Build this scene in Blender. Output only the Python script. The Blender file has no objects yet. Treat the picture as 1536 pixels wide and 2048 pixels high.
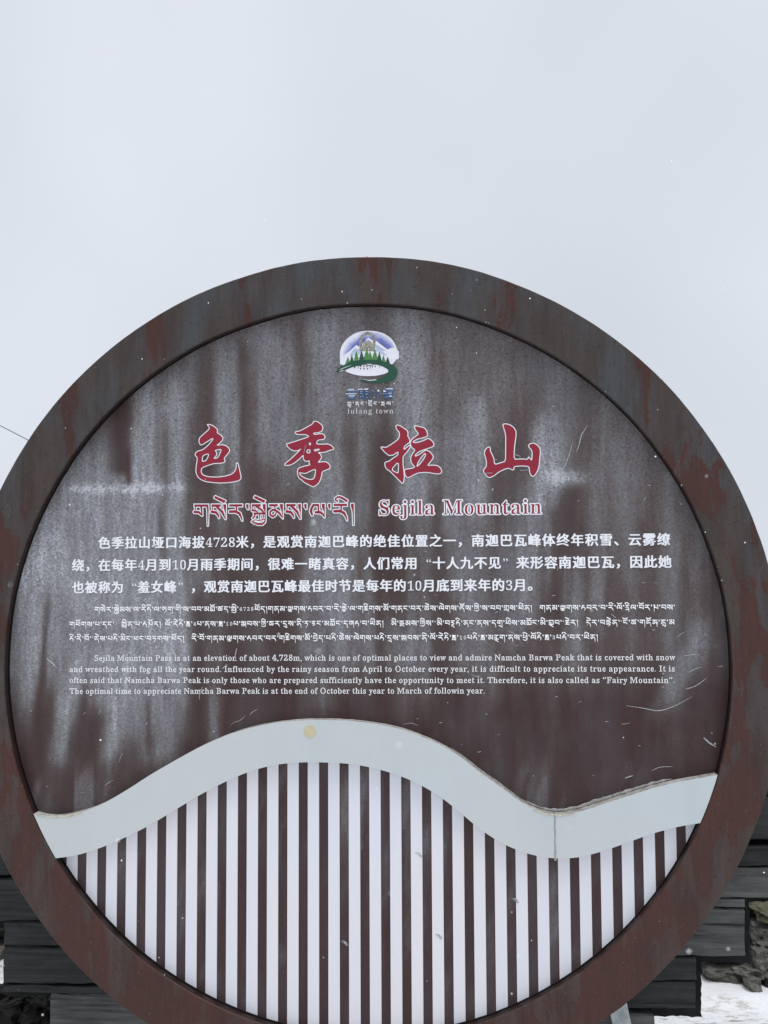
import bpy, bmesh, math, random
import numpy as np
from mathutils import Vector, Matrix, noise as mnoise
from mathutils.geometry import tessellate_polygon

random.seed(7)
RNG = np.random.default_rng(7)
SC = bpy.context.scene
COL = SC.collection

# ------------------------------------------------------------------ camera
S = 1.1                       # inner radius of the ring, metres
FPX, PITCH, YAW, ROLL = 2133.19, .066090, .080309, -.0045046
EYE = np.array([.3080 * S, -2.92109 * S, 1.6])
ZC = 1.6 - .219981 * S        # height of the sign's centre
RO = 1.13248 * S              # outer radius of the ring
DP = .03885 * S               # how far the panel sits behind the ring's front

def _basis():
    cp, sp, cy, sy = math.cos(PITCH), math.sin(PITCH), math.cos(YAW), math.sin(YAW)
    f = np.array([-sy * cp, cy * cp, sp]); r = np.array([cy, sy, 0.]); u = np.cross(r, f)
    cr, sr = math.cos(ROLL), math.sin(ROLL)
    return f, cr * r + sr * u, -sr * r + cr * u
CF, CR, CU = _basis()

cam = bpy.data.cameras.new('camera')
cam.sensor_fit = 'VERTICAL'; cam.sensor_height = 36; cam.lens = FPX / 2048 * 36
cam.clip_start = .05; cam.clip_end = 800
camo = bpy.data.objects.new('camera', cam); COL.objects.link(camo)
M = Matrix(((CR[0], CU[0], -CF[0]), (CR[1], CU[1], -CF[1]), (CR[2], CU[2], -CF[2]))).to_4x4()
M.translation = Vector(EYE); camo.matrix_world = M
cam.dof.use_dof = True; cam.dof.focus_distance = 3.25; cam.dof.aperture_fstop = 9
SC.camera = camo

# ------------------------------------------------------------------ light: bright overcast
SUN_DIR = Vector((.28, -.34, 1.0)).normalized()
world = bpy.data.worlds.new('World'); SC.world = world; world.use_nodes = True
wt = world.node_tree; bg = wt.nodes['Background']
bg.inputs['Strength'].default_value = .1
sky = wt.nodes.new('ShaderNodeTexSky'); sky.sky_type = 'NISHITA'; sky.sun_disc = False
sky.sun_elevation = math.asin(SUN_DIR.z); sky.sun_rotation = math.atan2(SUN_DIR.x, SUN_DIR.y)
geo = wt.nodes.new('ShaderNodeTexCoord')
nz = wt.nodes.new('ShaderNodeTexNoise'); nz.inputs['Scale'].default_value = 2.3; nz.inputs['Detail'].default_value = 2.5
nz.inputs['Roughness'].default_value = .45
wt.links.new(geo.outputs['Generated'], nz.inputs['Vector'])
rp = wt.nodes.new('ShaderNodeValToRGB')
rp.color_ramp.elements[0].position = .33; rp.color_ramp.elements[0].color = (6.5, 7.02, 7.75, 1)
rp.color_ramp.elements[1].position = .68; rp.color_ramp.elements[1].color = (7.85, 8.2, 9.05, 1)
wt.links.new(nz.outputs['Fac'], rp.inputs['Fac'])
mx = wt.nodes.new('ShaderNodeMix'); mx.data_type = 'RGBA'; mx.inputs['Factor'].default_value = .97
wt.links.new(sky.outputs[0], mx.inputs[6]); wt.links.new(rp.outputs[0], mx.inputs[7])
wt.links.new(mx.outputs[2], bg.inputs['Color'])

sl = bpy.data.lights.new('sun', 'SUN'); sl.energy = 1.45; sl.angle = math.radians(35); sl.color = (1, .98, .95)
so = bpy.data.objects.new('sun', sl); COL.objects.link(so)
so.rotation_euler = SUN_DIR.to_track_quat('Z', 'Y').to_euler()
SC.view_settings.view_transform = 'Standard'; SC.view_settings.look = 'None'
SC.view_settings.exposure = 0; SC.view_settings.gamma = 1; SC.view_settings.use_curve_mapping = False

# ------------------------------------------------------------------ helpers
def at(u, v, Y):
    """the point of the plane y = Y on the sight line through (u, v) of the photograph"""
    d = CF + CR * (u - 768) / FPX + CU * (1024 - v) / FPX
    t = (Y - EYE[1]) / d[1]
    return EYE + t * d

def to_uv(P):
    d = P - EYE; z = d @ CF
    return 768 + FPX * (d @ CR) / z, 1024 - FPX * (d @ CU) / z

def tag(o, label=None, cat=None, group=None, kind=None):
    if label: o['label'] = label
    if cat: o['category'] = cat
    if group: o['group'] = group
    if kind: o['kind'] = kind
    return o

def empty(name, loc):
    o = bpy.data.objects.new(name, None); o.location = loc; o.empty_display_size = .2
    COL.objects.link(o); return o

def root_loc(p):
    v = Vector((0, 0, 0))
    while p is not None: v += p.location; p = p.parent
    return v

def mesh_obj(name, verts, faces, mat, parent=None, smooth=False, mats=None, fmat=None):
    me = bpy.data.meshes.new(name)
    me.from_pydata([tuple(map(float, v)) for v in verts], [], [tuple(map(int, f)) for f in faces])
    for m in (mats or [mat]): me.materials.append(m)
    if fmat is not None: me.polygons.foreach_set('material_index', fmat)
    if smooth: me.polygons.foreach_set('use_smooth', [True] * len(me.polygons))
    me.update()
    o = bpy.data.objects.new(name, me); COL.objects.link(o)
    if parent: o.parent = parent; o.location = -root_loc(parent)
    return o

def bm_obj(name, bm, mat, parent=None, smooth=False):
    me = bpy.data.meshes.new(name); bm.to_mesh(me); bm.free(); me.materials.append(mat)
    if smooth: me.polygons.foreach_set('use_smooth', [True] * len(me.polygons))
    o = bpy.data.objects.new(name, me); COL.objects.link(o)
    if parent: o.parent = parent; o.location = -root_loc(parent)
    return o

def prism(name, poly, y0, y1, mat, parent, side=None):
    """poly: list of (x, z); a slab between y0 (front) and y1 (back)"""
    n = len(poly)
    V = [(p[0], y0, p[1]) for p in poly] + [(p[0], y1, p[1]) for p in poly]
    tri = tessellate_polygon([[Vector((p[0], p[1], 0)) for p in poly]])
    F = []; fm = []
    for t in tri: F.append(t); fm.append(0); F.append(tuple(i + n for i in t[::-1])); fm.append(0)
    for i in range(n):
        j = (i + 1) % n; F.append((i, j, j + n, i + n)); fm.append(1 if side else 0)
    o = mesh_obj(name, V, F, mat, parent, mats=[mat] + ([side] if side else []), fmat=fm)
    bm = bmesh.new(); bm.from_mesh(o.data); bmesh.ops.recalc_face_normals(bm, faces=bm.faces); bm.to_mesh(o.data); bm.free()
    return o

# ---- materials
class N:
    def __init__(s, name, rough=.6, spec=.5):
        s.m = bpy.data.materials.new(name); s.m.use_nodes = True; s.t = s.m.node_tree
        s.b = s.t.nodes['Principled BSDF']; s.b.inputs['Roughness'].default_value = rough
        s.b.inputs['Specular IOR Level'].default_value = spec
        s.tc = s.t.nodes.new('ShaderNodeTexCoord')
    def link(s, a, b): s.t.links.new(a, b)
    def mapping(s, scale, rot=(0, 0, 0), src=None):
        m = s.t.nodes.new('ShaderNodeMapping'); m.inputs['Scale'].default_value = scale; m.inputs['Rotation'].default_value = rot
        s.link(src or s.tc.outputs['Object'], m.inputs['Vector']); return m.outputs[0]
    def noise(s, vec, scale=5, detail=4, rough=.55, dist=0, out=0):
        n = s.t.nodes.new('ShaderNodeTexNoise'); n.inputs['Scale'].default_value = scale; n.inputs['Detail'].default_value = detail
        n.inputs['Roughness'].default_value = rough; n.inputs['Distortion'].default_value = dist
        s.link(vec, n.inputs['Vector']); return n.outputs[out]
    def ramp(s, fac, *st):
        r = s.t.nodes.new('ShaderNodeValToRGB'); e = r.color_ramp.elements
        while len(e) < len(st): e.new(.5)
        for i, (p, c) in enumerate(st):
            e[i].position = p; e[i].color = (c, c, c, 1) if not isinstance(c, tuple) else (*c, 1)
        s.link(fac, r.inputs[0]); return r.outputs[0]
    def math(s, op, a, b=None, c=None, clamp=False):
        n = s.t.nodes.new('ShaderNodeMath'); n.operation = op; n.use_clamp = clamp
        for i, x in enumerate((a, b, c)):
            if x is None: continue
            if hasattr(x, 'is_linked'): s.link(x, n.inputs[i])
            else: n.inputs[i].default_value = x
        return n.outputs[0]
    def mix(s, fac, a, b, mode='MIX'):
        n = s.t.nodes.new('ShaderNodeMix'); n.data_type = 'RGBA'; n.blend_type = mode
        for k, x in ((0, fac), (6, a), (7, b)):
            if hasattr(x, 'is_linked'): s.link(x, n.inputs[k])
            elif isinstance(x, tuple): n.inputs[k].default_value = (*x, 1)
            else: n.inputs[k].default_value = x
        return n.outputs[2]
    def attr(s, name):
        n = s.t.nodes.new('ShaderNodeAttribute'); n.attribute_name = name; return n.outputs['Fac']
    def col(s, x):
        if isinstance(x, tuple): s.b.inputs['Base Color'].default_value = (*x, 1)
        else: s.link(x, s.b.inputs['Base Color'])
        return s
    def rough(s, x): s.link(x, s.b.inputs['Roughness']); return s
    def bump(s, h, strength=.3, dist=.002):
        n = s.t.nodes.new('ShaderNodeBump'); n.inputs['Strength'].default_value = strength; n.inputs['Distance'].default_value = dist
        s.link(h, n.inputs['Height']); s.link(n.outputs[0], s.b.inputs['Normal']); return s

def flat(name, c, rough=.55, var=.08, scale=60, spec=.4):
    n = N(name, rough, spec); f = n.noise(n.mapping((1, 1, 1)), scale, 4)
    d = tuple(x * (1 - var * 2) for x in c)
    return n.col(n.mix(n.ramp(f, (.3, 0.), (.7, 1.)), d, c)).m

# brown lacquered sheet with a grey deposit of rime and dust ("frost" comes with the mesh)
n = N('brown_panel', .5, .22)
fr = n.attr('frost')
g1 = n.noise(n.mapping((1, 1, 1)), 150, 4, .75)
g2 = n.noise(n.mapping((1, 1, .12)), 55, 4, .6)
g3 = n.noise(n.mapping((.25, 1, 1)), 420, 2, .6)
pit = n.noise(n.mapping((1, 1, 1)), 95, 5, .75)
grain = n.math('ADD', n.math('MULTIPLY', g1, .9), n.math('ADD', n.math('MULTIPLY', g2, .5), n.math('MULTIPLY', g3, .6)))   # ~1.0
grain = n.math('SUBTRACT', grain, 1.0)
f2 = n.math('ADD', fr, n.math('MULTIPLY', grain, n.math('ADD', n.math('MULTIPLY', fr, 1.35), .09)), clamp=True)
pits = n.math('MULTIPLY', n.ramp(pit, (.56, 0.), (.63, 1.)), n.math('MULTIPLY', n.attr('pits'), .62))
f3 = n.math('MULTIPLY', f2, n.math('SUBTRACT', 1.0, pits), clamp=True)
c = n.ramp(f3, (0, (.048, .023, .023)), (.28, (.088, .067, .065)), (.55, (.158, .149, .156)), (.85, (.290, .292, .320)), (1, (.50, .51, .55)))
hue = n.noise(n.mapping((1, 1, .35)), 9, 3)
c = n.mix(n.math('MULTIPLY', n.ramp(hue, (.45, 0.), (.7, 1.)), .22), c, (.10, .112, .125))
sp = n.noise(n.mapping((.5, 1, 1)), 330, 2, .5)
spk = n.math('MULTIPLY', n.ramp(sp, (.705, 0.), (.75, 1.)), n.math('ADD', n.math('MULTIPLY', fr, .9), .12), clamp=True)
c = n.mix(spk, c, (.55, .56, .60))
n.col(c); n.rough(n.ramp(f3, (0, .42), (.6, .75))); n.bump(g1, .15, .001)
M_PANEL = n.m

# ring: red-brown paint, worn grey film running down, with fine contour rings of drying water
n = N('ring_paint', .5, .25)
v0 = n.mapping((1, 1, .33)); v1 = n.mapping((1, 1, 1))
a = n.noise(v0, 7.5, 6, .62, .5)
b = n.noise(n.mapping((1, 1, .11)), 26, 3, .6)
film = n.math('ADD', n.math('MULTIPLY', a, .8), n.math('MULTIPLY', b, .25))
sepz = n.t.nodes.new('ShaderNodeSeparateXYZ'); n.link(n.tc.outputs['Object'], sepz.inputs[0])
film = n.math('ADD', film, n.math('MULTIPLY', n.math('SUBTRACT', sepz.outputs[2], ZC + .1), .05))
mask = n.ramp(film, (.490, 0.), (.508, .75), (.60, 1.))
cn = n.noise(v0, 9, 2, .5, .5)
lines = n.math('SINE', n.math('MULTIPLY', n.math('ADD', film, n.math('MULTIPLY', cn, .25)), 520.))
lm = n.noise(v0, 9, 3)
lines = n.math('MULTIPLY', n.ramp(lines, (.35, 0.), (.95, 1.)), n.math('MULTIPLY', n.ramp(lm, (.46, 0.), (.58, 1.)), n.ramp(film, (.44, 0.), (.485, 1.), (.52, 1.), (.56, 0.))))
pit = n.noise(v1, 70, 5, .75)
pm = n.ramp(pit, (.58, 0.), (.64, 1.))
blue = n.noise(n.mapping((1, 1, .4)), 7, 3)
zl = n.ramp(n.math('MULTIPLY', sepz.outputs[2], .4), (.15, 1.), (.8, 0.))
gcol = n.mix(n.ramp(blue, (.42, 0.), (.60, 1.)), (.060, .049, .045), (.060, .065, .071))
gcol = n.mix(n.math('MULTIPLY', zl, .8), gcol, (.074, .047, .038))
rcol = n.mix(n.noise(v1, 30, 3), (.078, .029, .021), (.054, .025, .020))
c = n.mix(mask, rcol, gcol)
c = n.mix(n.math('MULTIPLY', lines, .55), c, (.034, .020, .018))
c = n.mix(n.math('MULTIPLY', pm, .7), c, (.022, .016, .016))
vv = n.noise(n.mapping((1, 1, .22)), 16, 5, .65)
c = n.mix(n.ramp(vv, (.36, .5), (.56, 0.)), c, (.034, .021, .018))
fs = n.noise(n.mapping((1, 1, .07)), 110, 4, .7)
c = n.mix(n.ramp(fs, (.36, .22), (.52, 0.)), c, (.030, .018, .015))
c = n.mix(n.ramp(fs, (.58, 0.), (.74, .18)), c, (.11, .10, .10))
spk = n.noise(n.mapping((1, 1, 1)), 210, 1)
c = n.mix(n.ramp(spk, (.735, 0.), (.78, .6)), c, (.4, .36, .34))
n.col(c); n.rough(n.ramp(mask, (0, .38), (1, .62))); n.bump(n.math('ADD', lines, pit), .25, .0012)
M_RING = n.m
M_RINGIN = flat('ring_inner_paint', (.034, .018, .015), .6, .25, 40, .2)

M_GAP = flat('painted_gap_shadow', (.008, .006, .006), .8, .1, 40, .1)  # black strip on the inner wall: the gap's shade painted in
def white_panel(name, c, dirt=.18):
    n = N(name, .42, .4)
    f = n.noise(n.mapping((1, 1, .3)), 6, 5, .6); g = n.noise(n.mapping((1, 1, 1)), 140, 4, .7)
    cc = n.mix(n.math('MULTIPLY', n.ramp(f, (.4, 0.), (.75, 1.)), dirt), c, (c[0] * .72, c[1] * .76, c[2] * .78))
    cc = n.mix(n.math('MULTIPLY', n.ramp(n.noise(n.mapping((1, 1, 1)), 1.6, 2), (.4, 0.), (.6, 1.)), .7), cc, (c[0] * 1.06, c[1] * 1.0, c[2] * .955))
    cc = n.mix(n.math('MULTIPLY', n.ramp(g, (.70, 0.), (.76, 1.)), .35), cc, (.35, .33, .31))
    return n.col(cc).m
M_BAND = white_panel('pale_band_paint', (.525, .57, .585), .3)
M_SLAT = white_panel('white_slat_paint', (.73, .73, .79), .12)
n = N('grimy_edge', .8, .2)
f = n.noise(n.mapping((1, 1, 1)), 45, 5, .7)
M_GRIME = n.col(n.ramp(f, (.35, (.26, .24, .225)), (.52, (.46, .44, .42)), (.66, (.60, .59, .57)))).m
M_SEAL = flat('sealant', (.47, .455, .43), .7, .25, 90)
M_CREAM = flat('cream_sealant', (.66, .64, .50), .7, .2, 70)
M_TAN = flat('tan_plug', (.58, .52, .33), .6, .06)
M_WHITE = flat('white_print', (.84, .85, .89), .55, .03, 200)
M_TEXT = flat('bright_white_print', (.97, .97, .98), .5, .01, 200)
M_RED = flat('red_print', (.285, .022, .042), .55, .06, 120, .25)
M_SCR = flat('bare_scratch', (.52, .52, .54), .6, .3, 200)
M_NAVY = flat('navy_print', (.025, .085, .20), .5); M_SKYB = flat('blue_print', (.08, .27, .55), .5)
M_DKG = flat('dark_green_print', (.012, .078, .045), .5); M_LTG = flat('light_green_print', (.08, .24, .07), .5)
M_BLACK = flat('black_print', (.02, .02, .03), .5)
M_PALE = flat('pale_blue_print', (.50, .58, .74), .5, .12, 150); M_EWHITE = flat('emblem_white_print', (.80, .80, .86), .5, .04)
n = N('stone_arch_print', .6)
M_ARCH = n.col(n.ramp(n.noise(n.mapping((1, 1, 1)), 380, 3, .7), (.42, (.10, .11, .13)), (.6, (.50, .47, .36)))).m
EC = at(741, 722, DP)
n = N('emblem_sky_print', .5)
mp = n.t.nodes.new('ShaderNodeMapping'); mp.inputs['Location'].default_value = tuple(-EC); n.link(n.tc.outputs['Object'], mp.inputs[0])
vl = n.t.nodes.new('ShaderNodeVectorMath'); vl.operation = 'LENGTH'
ms = n.t.nodes.new('ShaderNodeMapping'); ms.inputs['Scale'].default_value = (1, 0, 1.02); n.link(mp.outputs[0], ms.inputs[0])
n.link(ms.outputs[0], vl.inputs[0])
dd = n.math('ADD', vl.outputs['Value'], n.math('MULTIPLY', n.math('SUBTRACT', n.noise(n.mapping((1, 1, 1)), 45, 4), .5), .02))
M_ESKY = n.col(n.ramp(n.math('MULTIPLY', dd, 10.), (.56, (.035, .05, .26)), (.74, (.16, .19, .48)), (.95, (.78, .80, .90)))).m

def wood(name, dark, light):
    n = N(name, .7, .3)
    oi = n.t.nodes.new('ShaderNodeObjectInfo')
    cm = n.t.nodes.new('ShaderNodeVectorMath'); cm.operation = 'ADD'
    cx = n.t.nodes.new('ShaderNodeCombineXYZ')
    n.link(n.math('MULTIPLY', oi.outputs['Random'], 37.), cx.inputs[0]); n.link(n.math('MULTIPLY', oi.outputs['Random'], 11.), cx.inputs[2])
    n.link(n.tc.outputs['Object'], cm.inputs[0]); n.link(cx.outputs[0], cm.inputs[1])
    g = n.noise(n.mapping((.06, 1, 1), src=cm.outputs[0]), 95, 6, .65, .2)
    p = n.noise(n.mapping((.35, 1, 1), src=cm.outputs[0]), 7, 4, .6, .4)
    c = n.mix(n.ramp(g, (.35, 0.), (.68, 1.)), dark, light)
    c = n.mix(n.math('MULTIPLY', n.ramp(p, (.42, 0.), (.7, 1.)), .55), c, tuple(x * 1.55 for x in light))
    c = n.mix(n.ramp(n.noise(n.mapping((.03, 1, 1), src=cm.outputs[0]), 60, 3, .6), (.62, 0.), (.68, .85)), c, (.006, .006, .007))
    n.col(c); n.bump(g, .6, .003); return n.m
M_WOOD = wood('tarred_timber', (.009, .0095, .010), (.032, .033, .034))
M_WOODG = wood('grey_timber', (.030, .031, .032), (.100, .101, .100))
M_DARK = flat('dark_timber_edge', (.009, .009, .009), .9, .4, 30)  # near-black tone for back boards and posts

def rock(name, a, b, c3):
    n = N(name, .85, .25)
    f = n.noise(n.mapping((1, 1, 1.6)), 14, 9, .78, .6); g = n.noise(n.mapping((1, 1, 3.5)), 48, 7, .78, .4)
    c = n.ramp(f, (.3, a), (.5, b), (.68, c3))
    c = n.mix(n.ramp(g, (.35, .75), (.55, 0.)), c, tuple(x * .35 for x in a))
    n.col(c); n.bump(n.math('ADD', f, n.math('MULTIPLY', g, .6)), 1., .02); return n.m
M_ROCK = rock('grey_brown_stone', (.09, .085, .076), (.25, .24, .215), (.44, .425, .39))
M_ROCKG = rock('lichened_stone', (.07, .07, .045), (.20, .19, .12), (.33, .31, .22))
M_ROCKD = rock('shade_dark_stone', (.012, .012, .010), (.038, .036, .030), (.085, .080, .066))  # dark stone; the left boulders' shade is part of this colour
M_EARTH = rock('cavity_dark_core', (.008, .008, .007), (.018, .016, .014), (.035, .032, .028))  # near-black core: darkness of the cavity behind the stones put into colour
n = N('snow', .75, .3)
f = n.noise(n.mapping((1, 1, 1)), 2.6, 7, .65, .2); g = n.noise(n.mapping((1, 2.4, 1)), 17, 7, .75, .3)
dirt = n.math('MULTIPLY', n.ramp(f, (.44, 0.), (.58, 1.)), n.ramp(g, (.49, 0.), (.60, .9)))
c = n.mix(dirt, (.95, .96, .97), (.36, .32, .26)); n.col(c)
n.bump(n.math('ADD', n.noise(n.mapping((1, 1, 1)), 38, 6, .7), f), .6, .012)
n.b.inputs['Subsurface Weight'].default_value = .0
M_SNOW = n.m
M_STEEL = None
n = N('galvanised_steel', .45, .5)
f = n.noise(n.mapping((1, 1, 1)), 26, 5, .7)
n.col(n.ramp(f, (.35, (.24, .28, .29)), (.65, (.46, .50, .51)))); n.b.inputs['Metallic'].default_value = .25
M_STEEL = n.m
M_CABLE = flat('grey_cable', (.24, .25, .28), .6)
M_FLAKE = flat('snowflake', (.92, .93, .95), .6, .02)

# ------------------------------------------------------------------ ink: signed distances -> outlines -> flat meshes
def poly_d(loops, X, Y):
    """+ inside, - outside"""
    P0, P1 = [], []
    for L in loops:
        L = np.asarray(L, float); P0.append(L); P1.append(np.roll(L, -1, 0))
    A = np.concatenate(P0); B = np.concatenate(P1)
    px, py = X.ravel(), Y.ravel(); best = np.full(px.shape, 1e9); ins = np.zeros(px.shape, bool)
    for a, b in zip(A, B):
        d = b - a; l2 = d @ d
        if l2 < 1e-14: continue
        wx, wy = px - a[0], py - a[1]
        t = np.clip((wx * d[0] + wy * d[1]) / l2, 0, 1)
        np.minimum(best, (wx - t * d[0]) ** 2 + (wy - t * d[1]) ** 2, out=best)
        if (a[1] > b[1]) or (a[1] < b[1]):
            c = ((a[1] <= py) & (py < b[1])) | ((b[1] <= py) & (py < a[1]))
            xc = a[0] + (py - a[1]) * d[0] / d[1]
            ins ^= c & (px < xc)
    r = np.sqrt(best); return np.where(ins, r, -r).reshape(X.shape)

def stroke_d(pts, X, Y):
    out = np.full(X.shape, -1e9)
    for (ax, ay, ar), (bx, by, br) in zip(pts[:-1], pts[1:]):
        dx, dy = bx - ax, by - ay; l2 = dx * dx + dy * dy + 1e-12
        t = np.clip(((X - ax) * dx + (Y - ay) * dy) / l2, 0, 1)
        np.maximum(out, ar + (br - ar) * t - np.hypot(X - ax - t * dx, Y - ay - t * dy), out=out)
    return out

def rdp(P, tol):
    P = np.asarray(P); n = len(P)
    if n < 4: return P
    far = int(np.argmax(((P - P[0]) ** 2).sum(1))); keep = np.zeros(n + 1, bool); Q = np.vstack([P, P[:1]])
    keep[[0, far, n]] = True; st = [(0, far), (far, n)]
    while st:
        a, b = st.pop()
        if b - a < 2: continue
        d = Q[b] - Q[a]; L = math.hypot(*d) + 1e-12
        e = np.abs((Q[a + 1:b, 0] - Q[a, 0]) * d[1] - (Q[a + 1:b, 1] - Q[a, 1]) * d[0]) / L
        k = int(e.argmax())
        if e[k] > tol: k += a + 1; keep[k] = True; st += [(a, k), (k, b)]
    return Q[:-1][keep[:-1]]

def contour(F, xs, ys, level, tol):
    G = F - level; G = np.where(np.abs(G) < 1e-9, 1e-9, G)
    In = G > 0; adj = {}
    a, b, c, d = In[:-1, :-1], In[:-1, 1:], In[1:, 1:], In[1:, :-1]
    code = a * 1 + b * 2 + c * 4 + d * 8
    T, R, Bt, Lf = 0, 1, 2, 3
    tab = {1: [(Lf, T)], 2: [(T, R)], 3: [(Lf, R)], 4: [(R, Bt)], 6: [(T, Bt)], 7: [(Lf, Bt)], 8: [(Bt, Lf)], 9: [(T, Bt)],
           11: [(R, Bt)], 12: [(Lf, R)], 13: [(T, R)], 14: [(Lf, T)], 5: [(Lf, T), (R, Bt)], 10: [(T, R), (Bt, Lf)]}
    for i, j in zip(*np.nonzero((code > 0) & (code < 15))):
        e = ((0, i, j), (1, i, j + 1), (0, i + 1, j), (1, i, j))
        for p, q in tab[int(code[i, j])]:
            adj.setdefault(e[p], []).append(e[q]); adj.setdefault(e[q], []).append(e[p])
    def pt(k):
        o, i, j = k
        if o == 0:
            t = G[i, j] / (G[i, j] - G[i, j + 1]); return (xs[j] + t * (xs[j + 1] - xs[j]), ys[i])
        t = G[i, j] / (G[i, j] - G[i + 1, j]); return (xs[j], ys[i] + t * (ys[i + 1] - ys[i]))
    loops = []; seen = set()
    for s in adj:
        if s in seen: continue
        L = [s]; seen.add(s); cur = s
        while True:
            nx = [k for k in adj[cur] if k not in seen]
            if not nx: break
            cur = nx[0]; seen.add(cur); L.append(cur)
        if len(L) > 3:
            P = rdp([pt(k) for k in L], tol)
            if len(P) > 2: loops.append(P)
    return loops

def _inside(p, L):
    x, y = p; x0, y0 = L[:, 0], L[:, 1]; x1, y1 = np.roll(x0, -1), np.roll(y0, -1)
    c = (y0 > y) != (y1 > y)
    with np.errstate(divide='ignore', invalid='ignore'): xc = x0 + (y - y0) * (x1 - x0) / (y1 - y0)
    return bool((c & (x < xc)).sum() % 2)
def _area(L):
    x, y = L[:, 0], L[:, 1]; return abs((x * np.roll(y, -1) - y * np.roll(x, -1)).sum()) / 2
def fill(loops):
    """each outline with its own holes is tessellated by itself"""
    if not loops: return np.zeros((0, 2)), []
    n = len(loops); par = [[j for j in range(n) if j != i and _area(loops[j]) > _area(loops[i]) and _inside(loops[i][0], loops[j])] for i in range(n)]
    VV = []; TT = []; off = 0
    for i in range(n):
        if len(par[i]) % 2: continue
        grp = [loops[i]] + [loops[j] for j in range(n) if len(par[j]) == len(par[i]) + 1 and i in par[j]]
        tri = tessellate_polygon([[Vector((float(x), float(y), 0)) for x, y in L] for L in grp])
        V = np.concatenate(grp); VV.append(V); TT += [tuple(k + off for k in t) for t in tri]; off += len(V)
    return np.concatenate(VV), TT

def grid(x0, x1, y0, y1, h):
    xs = np.arange(x0, x1 + h, h); ys = np.arange(y0, y1 + h, h)
    X, Y = np.meshgrid(xs, ys); return xs, ys, X, Y

# ---- glyphs taken from Blender's own built-in type
_fc = bpy.data.curves.new('type', 'FONT'); _fc.resolution_u = 3; _fc.size = 1
_fo = bpy.data.objects.new('type', _fc)
def _text_mesh(s):
    _fc.body = s; me = _fo.to_mesh()
    v = np.array([tuple(p.co)[:2] for p in me.vertices]) if me.vertices else np.zeros((0, 2))
    cnt = {}
    for p in me.polygons:
        for k in p.edge_keys: cnt[k] = cnt.get(k, 0) + 1
    e = [k for k, c in cnt.items() if c == 1]; _fo.to_mesh_clear(); return v, e
def outlines(ch):
    v, e = _text_mesh(ch); ad = {}
    if not len(v): return []
    key = {}; 
    def kk(i): return (round(v[i][0], 5), round(v[i][1], 5))
    for a, b in e:
        A, B = kk(a), kk(b)
        if A == B: continue
        ad.setdefault(A, []).append(B); ad.setdefault(B, []).append(A)
    L = []; seen = set()
    for s in ad:
        if s in seen: continue
        P = [s]; seen.add(s); cur = s
        while True:
            nx = [k for k in ad[cur] if k not in seen]
            if not nx: break
            cur = nx[0]; seen.add(cur); P.append(cur)
        if len(P) > 2: L.append(np.array(P))
    return L
def xmax(s):
    v, _ = _text_mesh(s); return v[:, 0].max()

def serif(c):
    if 'A' <= c <= 'Z': return chr(0x1D400 + ord(c) - 65)
    if 'a' <= c <= 'z': return chr(0x1D41A + ord(c) - 97)
    if '0' <= c <= '9': return chr(0x1D7CE + ord(c) - 48)
    return c
_adv = {}
def advance(c):
    if c == ' ': return .26
    if c not in _adv: _adv[c] = xmax(serif(c) + 'l') - xmax('l')
    return _adv[c]

_cache = {}
def latin(c, style='body', levels=(0.,)):
    k = ('L', c, style)
    if k in _cache: return _cache[k]
    L = outlines(serif(c)); res = []
    if L:
        A = np.concatenate(L); h = 1 / 80 if style != 'body' else 1 / 56; pad = .12
        xs, ys, X, Y = grid(A[:, 0].min() - pad, A[:, 0].max() + pad, A[:, 1].min() - pad, A[:, 1].max() + pad, h)
        D = poly_d(L, X, Y)
        # thin the stems, keep the hairlines: erode by the local stroke thickness
        T = D.copy()
        for _ in range(max(1, int(.055 / h))):
            P = np.pad(T, 1, mode='edge'); T = np.maximum.reduce([P[1:-1, 1:-1], P[:-2, 1:-1], P[2:, 1:-1], P[1:-1, :-2], P[1:-1, 2:]])
        keep = {'body': .024, 'thin': .026, 'title': .045}[style]
        E = D - np.clip(T - keep, 0, 1) * .9
        if style == 'body': E = E + .011
        for lv in levels: res.append(fill(contour(E, xs, ys, lv, h * .22)))
    else: res = [(np.zeros((0, 2)), [])] * len(levels)
    _cache[k] = res; return res

def cjk(c, grow=.017, wide=.017):
    k = ('C', c, grow, wide)
    if k in _cache: return _cache[k]
    L = outlines(c); A = np.concatenate(L); h = 1 / 60
    xs, ys, X, Y = grid(A[:, 0].min() - .1, A[:, 0].max() + .1, A[:, 1].min() - .1, A[:, 1].max() + .1, h)
    D = poly_d(L, X, Y); w = wide
    if w > 0:
        for s in (-w, w): D = np.maximum(D, poly_d([l + np.array([s, 0]) for l in L], X, Y))
    _cache[k] = [fill(contour(D, xs, ys, -grow, h * .2))]
    return _cache[k]

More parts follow.
